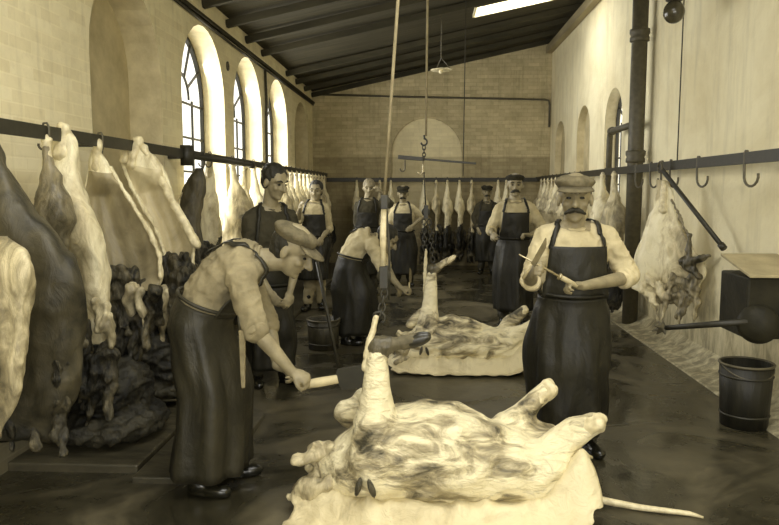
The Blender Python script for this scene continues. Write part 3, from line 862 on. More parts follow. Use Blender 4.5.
            for i in range(NA + 1):
                a = -arc + 2 * arc * i / NA
                fo = noise.noise(V((a * 2.0 + seed, t * 1.3, seed * .37))) * .055 * min(1, t * 1.8 + .1) + noise.noise(V((a * 5.5 + seed, t * 2.6 + a, 3))) * .026 * min(1, t * 2 + .2)
                pt = c + lat * math.sin(a) * (rx + spread + fo) + f2 * math.cos(a) * (ry + sp2 + fo)
                if t < .5:
                    dr = (lat * math.sin(a) + f2 * math.cos(a)).normalized(); ht = trunk.ray_cast(c + dr * .8, -dr, .8)
                    if ht[0] is not None:
                        tight = ht[0] + dr * (.015 + max(0, fo) * t); bl = min(1, t / .5); bl = bl * bl * (3 - 2 * bl)
                        pt = tight.lerp(pt, bl) if (tight - c).length < (pt - c).length + .03 else tight
                row.append(pt)
            rings_.append(row)
        bm = bmesh.new(); skin_rings(bm, rings_, False, False)
        bmesh.ops.recalc_face_normals(bm, faces=bm.faces[:])
        bmesh.ops.solidify(bm, geom=bm.faces[:], thickness=.007)
        ap = finish(bm, 'apron', apron, root)
        # bib
        NU, NV = 16, 16; rows = []
        for j in range(NV + 1):
            t = tw + .0 + (bibt - tw) * j / NV
            c = bez(J['pelvis'], J['mid'], J['neck'], t)
            la = J['lath'].lerp(J['lats'], t).normalized()
            tan = (bez(J['pelvis'], J['mid'], J['neck'], t + .05) - bez(J['pelvis'], J['mid'], J['neck'], t - .05)).normalized()
            f = tan.cross(la); f = f if f.dot(fr) > 0 else -f; f.normalize()
            w_ = bibw * (1.12 - .12 * j / NV) if t > .3 else bibw * 1.15
            row = []
            for i in range(NU + 1):
                u_ = -w_ + 2 * w_ * i / NU
                o = c + la * u_ + f * .6
                hit = trunk.ray_cast(o, -f, 1.2)
                dmin = .10
                dd = (hit[0] - c).dot(f) if hit[0] is not None else dmin
                dd = max(dd, .08)
                row.append((c + la * u_, f, dd))
            rows.append(row)
        for _ in range(5):       # stretch taut: smooth the depth
            new = [[q[2] for q in r] for r in rows]
            for j in range(len(rows)):
                for i in range(NU + 1):
                    nb_ = [rows[jj][ii][2] for jj, ii in ((j - 1, i), (j + 1, i), (j, i - 1), (j, i + 1)) if 0 <= jj < len(rows) and 0 <= ii <= NU]
                    new[j][i] = max(rows[j][i][2], sum(nb_) / len(nb_))
            rows = [[(q[0], q[1], new[j][i]) for i, q in enumerate(r)] for j, r in enumerate(rows)]
        bm = bmesh.new()
        skin_rings(bm, [[q[0] + q[1] * (q[2] + .012 + .006 * noise.noise(q[0] * 14)) for q in r] for r in rows], False, False)
        bmesh.ops.recalc_face_normals(bm, faces=bm.faces[:]); bmesh.ops.solidify(bm, geom=bm.faces[:], thickness=.006)
        finish(bm, 'bib', apron, ap)
        def ribbon(pts, w, name, off=.010):
            bm = bmesh.new(); out = []
            for p_ in pts:
                q = from_shirt.find_nearest(p_)
                out.append((q[0] + q[1] * off, q[1]))
            rr = []
            for k, (p_, n_) in enumerate(out):
                d = (out[min(k + 1, len(out) - 1)][0] - out[max(k - 1, 0)][0]).normalized(); s_ = d.cross(n_).normalized()
                rr.append([p_ + s_ * w + n_ * .002, p_ - s_ * w + n_ * .002, p_ - s_ * w - n_ * .004, p_ + s_ * w - n_ * .004])
            skin_rings(bm, rr); finish(bm, name, apron, ap)
        for s in (-1, 1):
            top_ = rows[-1][0 if s < 0 else NU]; p0 = top_[0] + top_[1] * (top_[2] + .01)
            sh = J['neck'].lerp(J['lsho'] if (J['lsho'] - J['neck']).dot(lat) * s > 0 else J['rsho'], .55)
            up = (J['neck'] - J['mid']).normalized()
            p1 = sh + up * .08; f = top_[1]; p2 = bez(J['pelvis'], J['mid'], J['neck'], .45) - f * .2 - J['lats'] * s * .02
            pts = [bez(p0, p0.lerp(p1, .5) + f * .05, p1, k / 16) for k in range(17)] + [bez(p1, p1.lerp(p2, .5) - f * .08, p2, k / 16) for k in range(1, 17)]
            ribbon(pts, .015, 'strap', .015)
        # belt cord
        tan = (J['mid'] - J['pelvis']).normalized()
        bm = bmesh.new(); q = []
        for i in range(33):
            a = 2 * PI * i / 32
            d = lat * math.sin(a) + wf * math.cos(a)
            d.normalize(); ht = trunk.ray_cast(wc + tan * .02 + d * .8, -d, .8)
            q.append((ht[0] if ht[0] is not None else wc + d * .18) + d * .020)
        tube(bm, q, .010, 6, cap=False); finish(bm, 'belt', apron, ap)
    return root, J

GP = 'slaughtermen at work'
# 1: main man at right, facing camera, steeling a knife
R1, J1 = man('person', 'man with bushy moustache and flat cap at right, long dark apron, sharpening a knife', 4.2, dict(
    root=(574, 0), head=(575, 198, -.03), neck=(574, 227, .0), pelvis=(571, 306, .02), mid=(573, 262, -.0), lsho=(545, 238, 0), rsho=(606, 238, .03),
    lelb=(531, 281, -.02), lwri=(529, 274, -.25), relb=(630, 277, -.02), rwri=(583, 286, -.25),
    lkne=(553, 378, -.02), rkne=(583, 378, .0), lfoot=(549, 455, 0), rfoot=(588, 455, .05)),
    face=(-.18, .0), hs=1.2, facing=-.05, vox=.008, top='shirt', cap='cap', stache=True, stout=.5, bibw=.165, bibt=.76, sleeve=1.12, hemz=.2, group=GP,
    handpose={'l': dict(d=(.15, -.45, .25), n=(1, .2, -.2), curl=(1.0, 1.3, .8), side=1), 'r': dict(d=(-.9, -.1, .12), n=(-.1, -.3, -1), curl=(1.0, 1.3, .8), side=-1)})
# 2: bending man in the left foreground
R2, J2 = man('person', 'man bending over in left foreground, grey-tinted shirt, cap pulled down, gripping a cleaver', 3.6, dict(
    root=(208, 0), head=(292, 250, 0), neck=(262, 260, 0), pelvis=(200, 318, 0), mid=(222, 262, 0), lsho=(240, 279, -.18), rsho=(246, 272, .18),
    lelb=(256, 330, -.24), lwri=(292, 372, -.22), relb=(268, 325, .18), rwri=(278, 366, .05),
    lkne=(208, 405, -.09), rkne=(222, 405, .10), lfoot=(198, 500, -.10), rfoot=(228, 495, .12)),
    face=(PI / 2 - .12, .5), facing=PI / 2, vox=.009, top='shirt_grey', cap='cap', stout=.15, bibw=.15, bibt=.66, sleeve=1.0, hemz=.10, apron='apron_brown', legs='trousers', group=GP, skirt_arc=2.9,
    handpose={'l': dict(d=(.75, 0, -.35), n=(-.3, .5, -.8), curl=(.9, 1.1, .7), side=-1), 'r': dict(d=(.8, -.1, -.3), n=(0, -.4, -.8), curl=(.9, 1.1, .7), side=1)})
# 3: dark coated man behind him
R3, J3 = man('person', 'bare-headed dark-haired man in a dark coat looking down behind the bending man', 5.6, dict(
    root=(270, 0), head=(275, 182, -.04), neck=(270, 206, .02), pelvis=(268, 300, .04), mid=(266, 250, .04), lsho=(251, 220, -.06), rsho=(289, 218, .12),
    lelb=(250, 262, -.10), lwri=(270, 292, -.25), relb=(298, 258, .05), rwri=(290, 292, -.18),
    lkne=(260, 350, 0), rkne=(280, 350, .05), lfoot=(258, 400, 0), rfoot=(284, 396, .1)),
    face=(.95, .28), facing=.55, vox=.010, top='coat', apron='apron', sleeve=1.2, hemz=.15, bibw=.15, bibt=.55, group=GP)
# 4: young man by the far window
R4, J4 = man('person', 'young man with white shirt sleeves and dark apron facing out beside the left rail', 9.3, dict(
    root=(315, 0), head=(316, 191, 0), neck=(315, 202, 0), pelvis=(315, 242, 0), lsho=(304, 209, 0), rsho=(325, 209, 0),
    lelb=(297, 222, -.14), lwri=(300, 208, -.3), relb=(329, 228, 0), rwri=(322, 238, -.2),
    lkne=(310, 280, -.05), rkne=(320, 280, .0), lfoot=(308, 314, -.1), rfoot=(321, 312, 0)),
    face=(-.05, .02), facing=0, vox=.013, top='shirt', legs='trousers_pale', bibw=.15, bibt=.70, sleeve=1.15, hemz=.42, group=GP, skirt_arc=1.5)
# 5: bending man in the middle distance
R5, J5 = man('person', 'man stooping in mid room with pale shirt back and dark apron, holding a skinning knife', 7.2, dict(
    root=(352, 0), head=(387, 239, .02), neck=(375, 240, 0), pelvis=(350, 266, 0), mid=(357, 234, 0), lsho=(371, 245, -.18), rsho=(374, 242, .18),
    lelb=(384, 270, -.22), lwri=(401, 288, -.24), relb=(386, 266, .1), rwri=(396, 284, -.02),
    lkne=(349, 306, -.1), rkne=(358, 306, .1), lfoot=(346, 345, -.1), rfoot=(360, 343, .1)),
    face=(PI / 2, .6), facing=PI / 2 + .1, vox=.011, top='shirt', cap=None, stout=.1, bibw=.15, bibt=.62, sleeve=.95, hemz=.12, group=GP, skirt_arc=2.8,
    handpose={'l': dict(d=(.8, -.1, -.1), n=(0, .4, -.8), curl=(.8, 1.0, .6), side=-1)})
# 6: fair-haired man in dark coat at the back
R6, J6 = man('person', 'fair-haired man in a dark coat standing at the back, one arm raised to a rope', 10.8, dict(
    root=(368, 0), head=(369, 188, 0), neck=(368, 199, 0), pelvis=(367, 232, 0), lsho=(359, 206, 0), rsho=(378, 206, 0),
    lelb=(357, 222, 0), lwri=(361, 234, -.15), relb=(390, 204, -.05), rwri=(381, 192, -.15),
    lkne=(363, 265, 0), rkne=(372, 265, 0), lfoot=(361, 293, 0), rfoot=(374, 293, 0)),
    face=(.1, .05), facing=0, vox=.014, top='coat', hair='hair_fair', bibw=.15, bibt=.6, sleeve=1.8, hemz=.3, group=GP)
# 7: capped man with hand on hip
R7, J7 = man('person', 'small capped man with hand on hip and pale bib straps at the far end', 11.7, dict(
    root=(403, 0), head=(403, 193.5, 0), neck=(403, 204, 0), pelvis=(403, 236, 0), lsho=(395, 209, 0), rsho=(412, 209, 0),
    lelb=(390, 223, 0), lwri=(394, 234, -.1), relb=(422, 217, .05), rwri=(412, 226, -.12),
    lkne=(399, 262, 0), rkne=(408, 262, 0), lfoot=(397, 285, 0), rfoot=(410, 285, 0)),
    face=(.0, .08), facing=0, vox=.014, top='shirt', cap='cap_dark', stache=True, bibw=.15, bibt=.72, sleeve=.8, hemz=.2, group=GP)
# 8: far man with cap, dark jacket
R8, J8 = man('person', 'capped man in a dark jacket standing farthest back among the hung sides', 13.4, dict(
    root=(486, 0), head=(487, 192, 0), neck=(486.5, 202, 0), pelvis=(486, 230, 0), lsho=(479, 206.5, 0), rsho=(495, 206.5, 0),
    lelb=(474, 218, 0), lwri=(478, 229, -.1), relb=(499, 218, 0), rwri=(496, 229, -.1),
    lkne=(482, 252, 0), rkne=(491, 252, 0), lfoot=(481, 273, 0), rfoot=(492, 273, 0)),
    face=(.0, .0), facing=0, vox=.015, top='coat', cap='cap_dark', stache=True, bibw=.14, bibt=.7, sleeve=1.8, hemz=.25, group=GP)
# 9: capped man left of the main man
R9, J9 = man('person', 'young man with dark round cap and moustache, apron over pale shirt, standing behind', 8.2, dict(
    root=(514, 0), head=(515, 185, 0), neck=(515, 201, 0), pelvis=(514, 245, .02), lsho=(500, 209, 0), rsho=(530, 209, .02),
    lelb=(491, 230, .0), lwri=(493, 234, -.24), relb=(543, 229, .0), rwri=(530, 235, -.2),
    lkne=(506, 290, 0), rkne=(520, 290, 0), lfoot=(503, 324, 0), rfoot=(524, 322, 0)),
    face=(-.05, .02), facing=-.1, vox=.012, top='shirt', cap='cap_dark', stache=True, visor=False, bibw=.15, bibt=.76, sleeve=1.2, hemz=.2, group=GP,
    handpose={'r': dict(d=(-.9, -.2, .1), n=(-.1, -.3, -1), curl=(.9, 1.1, .8), side=-1)})

# tools in hands
def knife_obj(name, label, cat, a, b, wd, blade_w, mat_b='steel', group=None, hl=.11, up=V((0, 0, 1))):
    """handle starts at a, tip at b"""
    a, b = V(a), V(b); d = (b - a).normalized(); L = (b - a).length
    t = thing(name, label, cat, a, group)
    bm = bmesh.new(); tube(bm, [V((0, 0, 0)), d * hl * .5, d * hl], [wd, wd * 1.1, wd * .85], 10, flat=.8); finish(bm, 'handle', 'handle', t)
    u = (up - d * up.dot(d)).normalized(); s_ = d.cross(u)
    bm = bmesh.new(); rg = []
    for k in range(9):
        q = k / 8; w_ = blade_w * (1 if q < .7 else (1 - ((q - .7) / .3) ** 2 * .93)); c = d * (hl + (L - hl) * q)
        rg.append([c + u * blade_w * .15 + s_ * .002, c - u * w_ + s_ * .0006, c - u * w_ - s_ * .0006, c + u * blade_w * .15 - s_ * .002])
    skin_rings(bm, rg); finish(bm, 'blade', mat_b, t, False)
    return t
# steel held between the main man's hands
a_ = P(577, 286, 3.92); b_ = P(519, 254.5, 3.86)
t = thing('sharpening_steel', 'slim sharpening steel held across the front of the moustached man', 'steel', a_)
d = (b_ - a_)
bm = bmesh.new(); tube(bm, [V((0, 0, 0)), d * .18, d * .3], [.013, .015, .013], 12); finish(bm, 'handle', 'handle', t)
bm = bmesh.new(); tube(bm, [d * .3, d * .6, d], [.0075, .0075, .004], 10); finish(bm, 'rod', 'steel', t)
bm = bmesh.new(); tube(bm, [d * .29, d * .315], [.02, .02], 12); finish(bm, 'guard', 'steel', t)
a_ = P(524, 273, 3.88); knife_obj('butcher_knife', 'butcher knife in the raised fist of the moustached man', 'knife', a_ + V((0, .02, -.03)), a_ + V((.10, -.10, .20)), .012, .03, hl=.1)
# heavy cleaver in the bending man's hand
t = thing('cleaver', 'large dark-bladed cleaver with a pale handle held by the bending man', 'cleaver', P(298, 386, 3.42))
a_ = V((0, 0, 0)); b_ = P(338, 379, 3.4) - t.location; c_ = P(371, 374, 3.38) - t.location
bm = bmesh.new(); tube(bm, [a_, a_.lerp(b_, .5), b_], [.02, .024, .022], 14); finish(bm, 'handle', 'handle', t)
bm = bmesh.new(); d = (c_ - b_).normalized(); u = V((0, 0, 1)) - d * d.z; u.normalize(); s_ = d.cross(u)
rg = []
for q, w0, w1 in ((-.03, .02, .02), (.02, .045, .05), (.05, .05, .06), (.9, .052, .062), (1.0, .045, .058)):
    c = b_ + (c_ - b_) * q; rg.append([c + u * w0 + s_ * .006, c - u * w1 + s_ * .001, c - u * w1 - s_ * .001, c + u * w0 - s_ * .006])
skin_rings(bm, rg); finish(bm, 'blade', 'iron', t, False, .001)
# small knife of the middle bending man
a_ = J5['lwri'] + R5.location; knife_obj('skinning_knife', 'skinning knife held by the stooping man in mid room', 'knife', a_ + V((.08, -.0, -.03)), P(410, 268, 6.95), .011, .028, hl=.09)
# scabbard with knives hanging at the bending man's side
a_ = P(242, 330, 3.34)
t = thing('knife_scabbard', 'bright metal knife scabbard hanging between the bending man and coated man', 'scabbard', a_)
bm = bmesh.new(); z = P(243, 388, 3.34).z - a_.z
skin_rings(bm, [[V((x * s_, y * s_, zz)) for x, y in ((-.015, -.010), (.015, -.010), (.016, .010), (-.016, .010))] for zz, s_ in ((0, 1.0), (z * .4, .9), (z * .9, .7), (z, .55))])
finish(bm, 'sheath', 'steel', t, False, .003)
for dx in (-.01, .012):
    bm = bmesh.new(); tube(bm, [(dx, 0, -.02), (dx * 1.4, 0, .08)], .009, 8); finish(bm, 'knife_handle', 'barrel', t)

# ------------------------------------------------------------------ carcasses
def side_mesh(seed, L=1.75, W=.26, T=.11, cav=1.0, dark=.9, wing=0, nz=64, n=40, rag=.02):
    """half a beef carcass hung by the hock; +y is the cut inner face with ribs; origin at the hook point"""
    rnd = random.Random(seed)
    wt = [(0, .030, .026, 0), (.05, .034, .030, 0), (.10, .045, .04, .01), (.18, .085, .07, .02), (.27, .155, .11, .03), (.36, .19, .125, .03), (.46, .17, .10, .0), (.56, .175, .085, -.03), (.68, .225, .10, -.04), (.80, .25, .11, -.03), (.90, .21, .11, .0), (.96, .15, .09, .03), (1, .09, .06, .05)]
    def at(t):
        for a, b in zip(wt, wt[1:]):
            if t <= b[0]:
                k = (t - a[0]) / (b[0] - a[0]); k = k * k * (3 - 2 * k)
                return [a[i] + (b[i] - a[i]) * k for i in (1, 2, 3)]
        return wt[-1][1:]
    o1 = rnd.uniform(-.04, .04); bm = bmesh.new(); rings = []
    for j in range(nz + 1):
        t = j / nz; w, th, xo = at(t); w *= W / .26; th *= T / .11
        if wing: w = w * (1 + wing * math.exp(-((t - .32) / .16) ** 2)); xo += wing * .10 * math.exp(-((t - .5) / .25) ** 2)
        cc = cav * max(0, min(1, (t - .34) / .12)) * max(0, min(1, (.93 - t) / .1))
        r = []
        for i in range(n):
            a = 2 * PI * i / n
            x = math.copysign(abs(math.cos(a)) ** .8, math.cos(a)) * w; s = math.sin(a)
            edge = max(0, 1 - (x / w) ** 2) if w else 0
            y = th * s
            if s > 0 and cc > 0:
                shell = -(th - .035) * edge ** .6
                rib = .011 * math.sin((t + x * .22) * 95) * (1 if t > .48 else .2) * edge
                y = y * (1 - cc) + (shell + rib + .02) * cc
            p = V((x + xo + o1 * t, y, -L * t))
            q = p * 6 + V((seed * 5.3, seed * 1.1, 0))
            k = noise.noise(q) * .026 + noise.noise(V((q.x * 3, q.y * 3, q.z * 1.5))) * .016 + noise.noise(q * 6) * .005
            if t > .85: k += noise.noise(q * 3.3) * rag * (t - .85) / .15
            if t < .12: k *= .3
            rad = V((math.cos(a), s, 0)); p += rad * k
            p.z += noise.noise(V((a * 2, seed, t * 3))) * .03 * t
            r.append(p)
        rings.append(r)
    fs = skin_rings(bm, rings)
    for f in bm.faces:
        c = f.calc_center_median(); t = -c.z / L
        f.material_index = 0
    for j in range(nz):
        for i in range(n):
            f = fs[j * n + i]; t = (j + .5) / nz; a = 2 * PI * (i + .5) / n
            if t > .38 and t < .93 and math.sin(a) > .05: f.material_index = 1
            c = f.calc_center_median()
            if t + .10 * noise.noise(c * 9 + V((seed, 0, 0))) > dark: f.material_index = 2
    bmesh.ops.recalc_face_normals(bm, faces=bm.faces[:])
    me = bpy.data.meshes.new('flank'); bm.to_mesh(me); bm.free()
    me.polygons.foreach_set('use_smooth', [True] * len(me.polygons))
    return me

def lump(parts, vs=.012, disp=None, sm=3):
    bm = bmesh.new()
    for a, b, r0, r1 in parts: capsule(bm, a, b, r0, r1, 12)
    me = voxel(bm, vs, sm, disp); me.polygons.foreach_set('use_smooth', [True] * len(me.polygons)); return me

SIDE = {}
def side_kind(key, seed, outer, inner, neck='bloody', L=1.75, W=.26, T=.11, cav=1.0, dark=.9, wing=0):
    me = side_mesh(seed, L, W, T, cav, dark, wing); me.materials.append(M[outer]); me.materials.append(M[inner]); me.materials.append(M[neck])
    rnd = random.Random(seed)
    shank = lump([((0, 0, .025), (0, 0, -.03), .026, .032), ((0, 0, -.03), (.01, 0, -.2), .026, .04), ((-.02, 0, .0), (.022, 0, .01), .02, .02)], .007, wrinkle(.006, 30, (1, 1, .5), seed)); shank.materials.append(M['bone'])
    P_ = []
    for k in range(26):
        x = rnd.uniform(-.22, .24); z = -L * rnd.uniform(max(.5, dark - .12), .96); y = rnd.uniform(-.11, -.02) if k % 2 else rnd.uniform(-.03, .06)
        P_.append((V((x * W / .26, y, z)), V((x * .8 * W / .26 + rnd.uniform(-.06, .06), y + rnd.uniform(-.05, .05), max(z - rnd.uniform(.12, .32), -L - .03))), rnd.uniform(.028, .055), rnd.uniform(.012, .022)))
    nk = lump(P_, .013, wrinkle(.035, 20, (1, 1, .5), seed + 5), 1); nk.materials.append(M[neck])
    fl = lump([(V((-.15, -.03, -L * .80)), V((-.19, -.08, -L * .93)), .065, .045), (V((-.19, -.08, -L * .93)), V((-.12, -.14, -L * 1.0)), .042, .028)], .012, wrinkle(.012, 16, (1, 1, .5), seed + 2)); fl.materials.append(M[outer])
    kf = lump([(V((.03, -.02, -L * .42)), V((.0, -.02, -L * .52)), .05, .04), (V((.02, .0, -L * .36)), V((.05, -.01, -L * .45)), .03, .04)], .011, wrinkle(.02, 24, (1, 1, 1), seed + 9)); kf.materials.append(M['fat'])
    SIDE[key] = (me, shank, nk, fl, kf)
side_kind('bright', 1, 'fat', 'cavity_pale', 'bloody', 1.5, .24, .15, .2, .80)
side_kind('open_grey', 2, 'fat', 'cavity', 'bloody', 1.62, .31, .12, 1, .80, .5)
side_kind('open_pale', 3, 'fat', 'cavity_pale', 'bloody', 1.66, .36, .12, 1, .82, .6)
side_kind('dark', 4, 'darkside', 'darkside', 'lean', 1.68, .40, .17, .5, .82, .3)
side_kind('lean_narrow', 5, 'lean', 'lean', 'bloody', 1.5, .2, .11)  # narrow side in plain lean meat
side_kind('streak', 6, 'fat2', 'cavity_pale', 'bloody', 1.7, .24, .10, 1, .62)
side_kind('rib', 7, 'fat2', 'cavity_pale', 'bloody', 1.72, .24, .09, 1, .64)
side_kind('hind', 8, 'fat', 'cavity_pale', 'bloody', 1.72, .23, .10, 1, .55)

def beef_side(kind, x, y, railz, rz, label, group, lx=0, ly=0, parts=(1, 2, 3, 4), hookit=True, s=1.0, hrz=0, drop=.045, tilt=0):
    t = thing('beef_carcass', label, 'carcass', (x + lx, y + ly, railz - drop), group); t.rotation_euler = (0, tilt, rz); t.scale = (s, s, s)
    ms = SIDE[kind]
    for k, nm in enumerate(('flank', 'shank', 'neck', 'foreleg', 'kidney_fat')):
        if k and k not in parts: continue
        o = bpy.data.objects.new(nm, ms[k]); C.objects.link(o); o.parent = t
    return t

GL = 'beef sides hanging on the left rail'
def ly_(px): return -RXL * FPX / (425. - px)
def outline_carcass(label, Y, rows, outer, inner, group, cav=0., ribs=(40, 30), shag=None, seed=1, slant=0., rim=None, darky=None, shank=None):
    """rows: (image height, left, right, thickness m) read off the photo and built at distance Y"""
    p = P((rows[0][1] + rows[0][2]) / 2, rows[0][0], Y)
    t = thing('beef_carcass', label, 'carcass', p, group)
    def Q(px, py, dy=0):
        return P(px, py, Y + dy + slant * (px - (rows[0][1] + rows[0][2]) / 2) / 100.) - p
    def at(y):
        for i in range(len(rows) - 1):
            if y <= rows[i + 1][0] or i == len(rows) - 2:
                k = max(0, min(1, (y - rows[i][0]) / (rows[i + 1][0] - rows[i][0])))
                def cr(j):
                    p0 = rows[max(i - 1, 0)][j]; p1 = rows[i][j]; p2 = rows[i + 1][j]; p3 = rows[min(i + 2, len(rows) - 1)][j]
                    return .5 * (2 * p1 + (p2 - p0) * k + (2 * p0 - 5 * p1 + 4 * p2 - p3) * k * k + (3 * p1 - p0 - 3 * p2 + p3) * k ** 3)
                return cr(1), cr(2), max(.015, cr(3))
    NZ, N = 70, 56; bm = bmesh.new(); rg = []; y0, y1 = rows[0][0], rows[-1][0]
    lft, rgt = [], []
    for k in range(NZ + 1):
        y = y0 + (y1 - y0) * k / NZ; xl, xr, th = at(y); q_ = k / NZ; r = []
        cc = cav * max(0, min(1, (q_ - .18) / .15)) * max(0, min(1, (1 - q_) / .08))
        for j in range(N):
            a = 2 * PI * j / N; ca, sa = math.cos(a), math.sin(a)
            cx = math.copysign(abs(ca) ** .75, ca); x = (xl + xr) / 2 + (xr - xl) / 2 * cx
            dy = th * sa; edge = max(0, 1 - cx * cx) ** .7
            if sa < 0 and cc > 0:
                rb = .008 * math.sin(cx * ribs[0] * .35 + q_ * ribs[1]) * edge
                dy = dy * (1 - cc) + cc * ((th * .75) * edge - .02 + rb)
            v_ = Q(x, y, dy); nn = noise.noise(V((v_.x * 6, sa, v_.z * 4 + seed))) * .030 + noise.noise(V((v_.x * 15, sa * 2, v_.z * 8 + seed))) * .016 + noise.noise(V((v_.x * 36, sa * 3, v_.z * 20))) * .006
            v_ += V((ca, sa, 0)) * nn * min(1, .25 + k / 12) * (.4 if (cc > 0 and sa < 0) else 1)
            v_.z += .03 * noise.noise(v_ * 7 + V((seed, 0, 0))) * min(1, k / 10)
            r.append(v_)
        rg.append(r); lft.append(Q(xl, y, -.01)); rgt.append(Q(xr, y, -.01))
    fs = skin_rings(bm, rg)
    for k in range(NZ):
        for j in range(N):
            f = fs[k * N + j]; a = 2 * PI * (j + .5) / N; q_ = (k + .5) / NZ; c = f.calc_center_median()
            if cav and math.sin(a) < -.08 and q_ > .15: f.material_index = 1
            if darky and y0 + (y1 - y0) * q_ + 14 * noise.noise(c * 8) > darky: f.material_index = 2
    finish(bm, 'flank', [outer, inner, 'bloody'], t)
    if rim:
        for pts, w in ((lft, rim[0]), (rgt, rim[1])):
            if not w: continue
            bm = bmesh.new(); pp = pts[8:-4:3]
            tube(bm, [q + V((.012 * noise.noise(q * 9), 0, .01 * noise.noise(q * 11))) for q in pp], [w * (.7 + .8 * abs(noise.noise(q * 7))) for q in pp], 10, flat=.8)
            link(voxel(bm, .009, 1, wrinkle(.008, 22, (1, 1, 1), seed)), 'fat_rim', 'fat', t)
    if shank:
        for (x, y, x2, y2, r0, r1) in shank:
            link(lump([(Q(x, y, -.02), Q(x2, y2, -.04), r0, r1), (Q(x, y, -.02), Q(x + 1, y + 4, -.03), r0 * 1.25, r0)], .008, wrinkle(.010, 22, (1, 1, .6), seed)), 'shank', 'bone' if r0 < .04 else 'fat', t)
    if shag:
        rnd = random.Random(seed)
        for (xa, xb, ya, yb, n, ln, m, nm) in shag:
            pp = []
            for k in range(n):
                x = rnd.uniform(xa, xb); y = rnd.uniform(ya, yb); dx = rnd.uniform(-14, 8)
                pp.append((Q(x, y, rnd.uniform(-.10, .05)), Q(x + dx, y + ln * rnd.uniform(.5, 1.1), rnd.uniform(-.12, .05)), rnd.uniform(.03, .055), rnd.uniform(.012, .03)))
            link(lump(pp, .013, wrinkle(.03, 18, (1, 1, .6), seed), 1), nm, m, t)
    return t
outline_carcass('big dark side filling the left edge, its edge sloping down to the right', 3.25,
    [(125, -32, -12, .04), (150, -40, 2, .07), (175, -50, 12, .10), (214, -60, 40, .14), (240, -62, 62, .16), (268, -62, 80, .17), (300, -60, 86, .16), (350, -58, 82, .15), (400, -56, 72, .13), (440, -50, 50, .10)], 'darkside', 'darkside', GL, 0, seed=3,
    shag=[(-20, 70, 330, 400, 22, 60, 'bloody', 'neck')])
outline_carcass('blurred pale-patched shank and flank at the bottom of the left edge', 2.72,
    [(236, -40, 8, .04), (250, -44, 26, .07), (270, -48, 34, .09), (300, -50, 30, .10), (340, -50, 28, .10), (380, -50, 24, .09), (420, -48, 14, .07), (436, -40, 4, .05)], 'fat2', 'fat2', GL, 0, seed=12, slant=-.2, shank=[(-30, 262, -80, 140, .07, .04), (-78, 150, -92, 112, .036, .03)])
hook(RXL, 2.73, RZL, 0, 'iron hook above the blurred pale-patched flank at the left edge', 'hooks on the left rail')
outline_carcass('bright white fat-covered carcass hanging nearest the left end of the rail', 3.93,
    [(129, 56, 70, .035), (140, 51, 75, .06), (160, 50, 78, .09), (185, 46, 84, .12), (205, 46, 92, .14), (230, 55, 100, .14), (256, 66, 107, .12), (280, 72, 110, .10), (300, 76, 111, .09), (330, 80, 112, .08), (345, 84, 108, .06)], 'fat', 'fat', GL, 0, seed=5,
    shag=[(68, 108, 300, 325, 9, 36, 'fat2', 'torn_flank'), (66, 112, 325, 372, 22, 48, 'bloody', 'neck')], shank=[(64, 128, 62, 155, .028, .05)])
outline_carcass('opened side with grey ribbed lining, just right of the bright white carcass', 4.35,
    [(150, 92, 100, .03), (162, 90, 108, .05), (180, 87, 118, .07), (201, 85, 131, .09), (232, 90, 149, .10), (250, 98, 157, .10), (272, 108, 161, .09), (290, 114, 158, .06)], 'fat', 'cavity', GL, 1, (30, 6), seed=6, rim=(.012, .022),
    shag=[(104, 156, 268, 320, 34, 60, 'bloody', 'neck'), (118, 140, 285, 300, 4, 60, 'fat2', 'torn_skirt')], shank=[(97, 143, 96, 168, .024, .03)])
outline_carcass('opened side with pale lining and a long slanting shank, before the blank niche', 4.87,
    [(146, 124, 142, .03), (156, 122, 154, .05), (171, 126, 163, .07), (201, 139, 174, .09), (226, 154, 184, .10), (247, 162, 194, .09), (265, 166, 192, .08), (285, 170, 188, .05)], 'fat', 'cavity_pale', GL, .9, (24, 8), seed=8, rim=(.024, .022),
    shag=[(146, 198, 252, 305, 34, 66, 'bloody', 'neck'), (160, 180, 275, 300, 4, 50, 'fat2', 'torn_skirt')], shank=[(138, 140, 132, 165, .026, .035), (144, 148, 196, 244, .022, .035), (126, 144, 124, 160, .026, .03)])
outline_carcass('dusky winged side hanging under the left part of the first glazed window', 6.35,
    [(168, 196, 204, .03), (180, 188, 206, .05), (205, 178, 204, .08), (225, 176, 200, .09), (245, 180, 206, .08), (262, 186, 208, .06)], 'darkside', 'cavity', GL, 0, seed=9, rim=(.01, 0),
    shag=[(182, 210, 245, 262, 18, 60, 'bloody', 'neck')])
outline_carcass('pale triangular hindquarter hanging under the first glazed window', 6.9,
    [(163, 206, 212, .03), (175, 204, 215, .05), (195, 200, 218, .08), (215, 196, 220, .10), (232, 196, 222, .10), (250, 202, 222, .08), (262, 206, 220, .05)], 'fat', 'cavity', GL, 0, seed=10, darky=240,
    shag=[(200, 222, 245, 262, 16, 50, 'bloody', 'neck')], shank=[(209, 160, 209, 175, .026, .035)])
for px, lb in ((-22, 'big dark side at the left edge'), (63, 'bright white carcass'), (97, 'opened side with grey ribbed lining'), (133, 'opened side with pale lining'), (202, 'dusky winged side'), (209, 'pale triangular hindquarter')):
    hook(RXL, ly_(px), RZL, 0, 'iron hook holding the ' + lb + ' on the left rail', 'hooks on the left rail')
LEFT = [
 ('lean_narrow', 3.72, .2, 'dark narrow quarter hanging behind the bright white carcass', .78, 0, 0.02),
 ('streak', 7.4, .2, 'streaked side just right of the pale triangular one', .97, 0, -.03),
 ('rib', 7.85, PI + .3, 'ribbed side second right of the pale triangular one', .97, 0, -.03),
 ('hind', 8.3, .1, 'whitish side partly hidden by the dark-coated man shoulder', .97, 0, -.02),
]
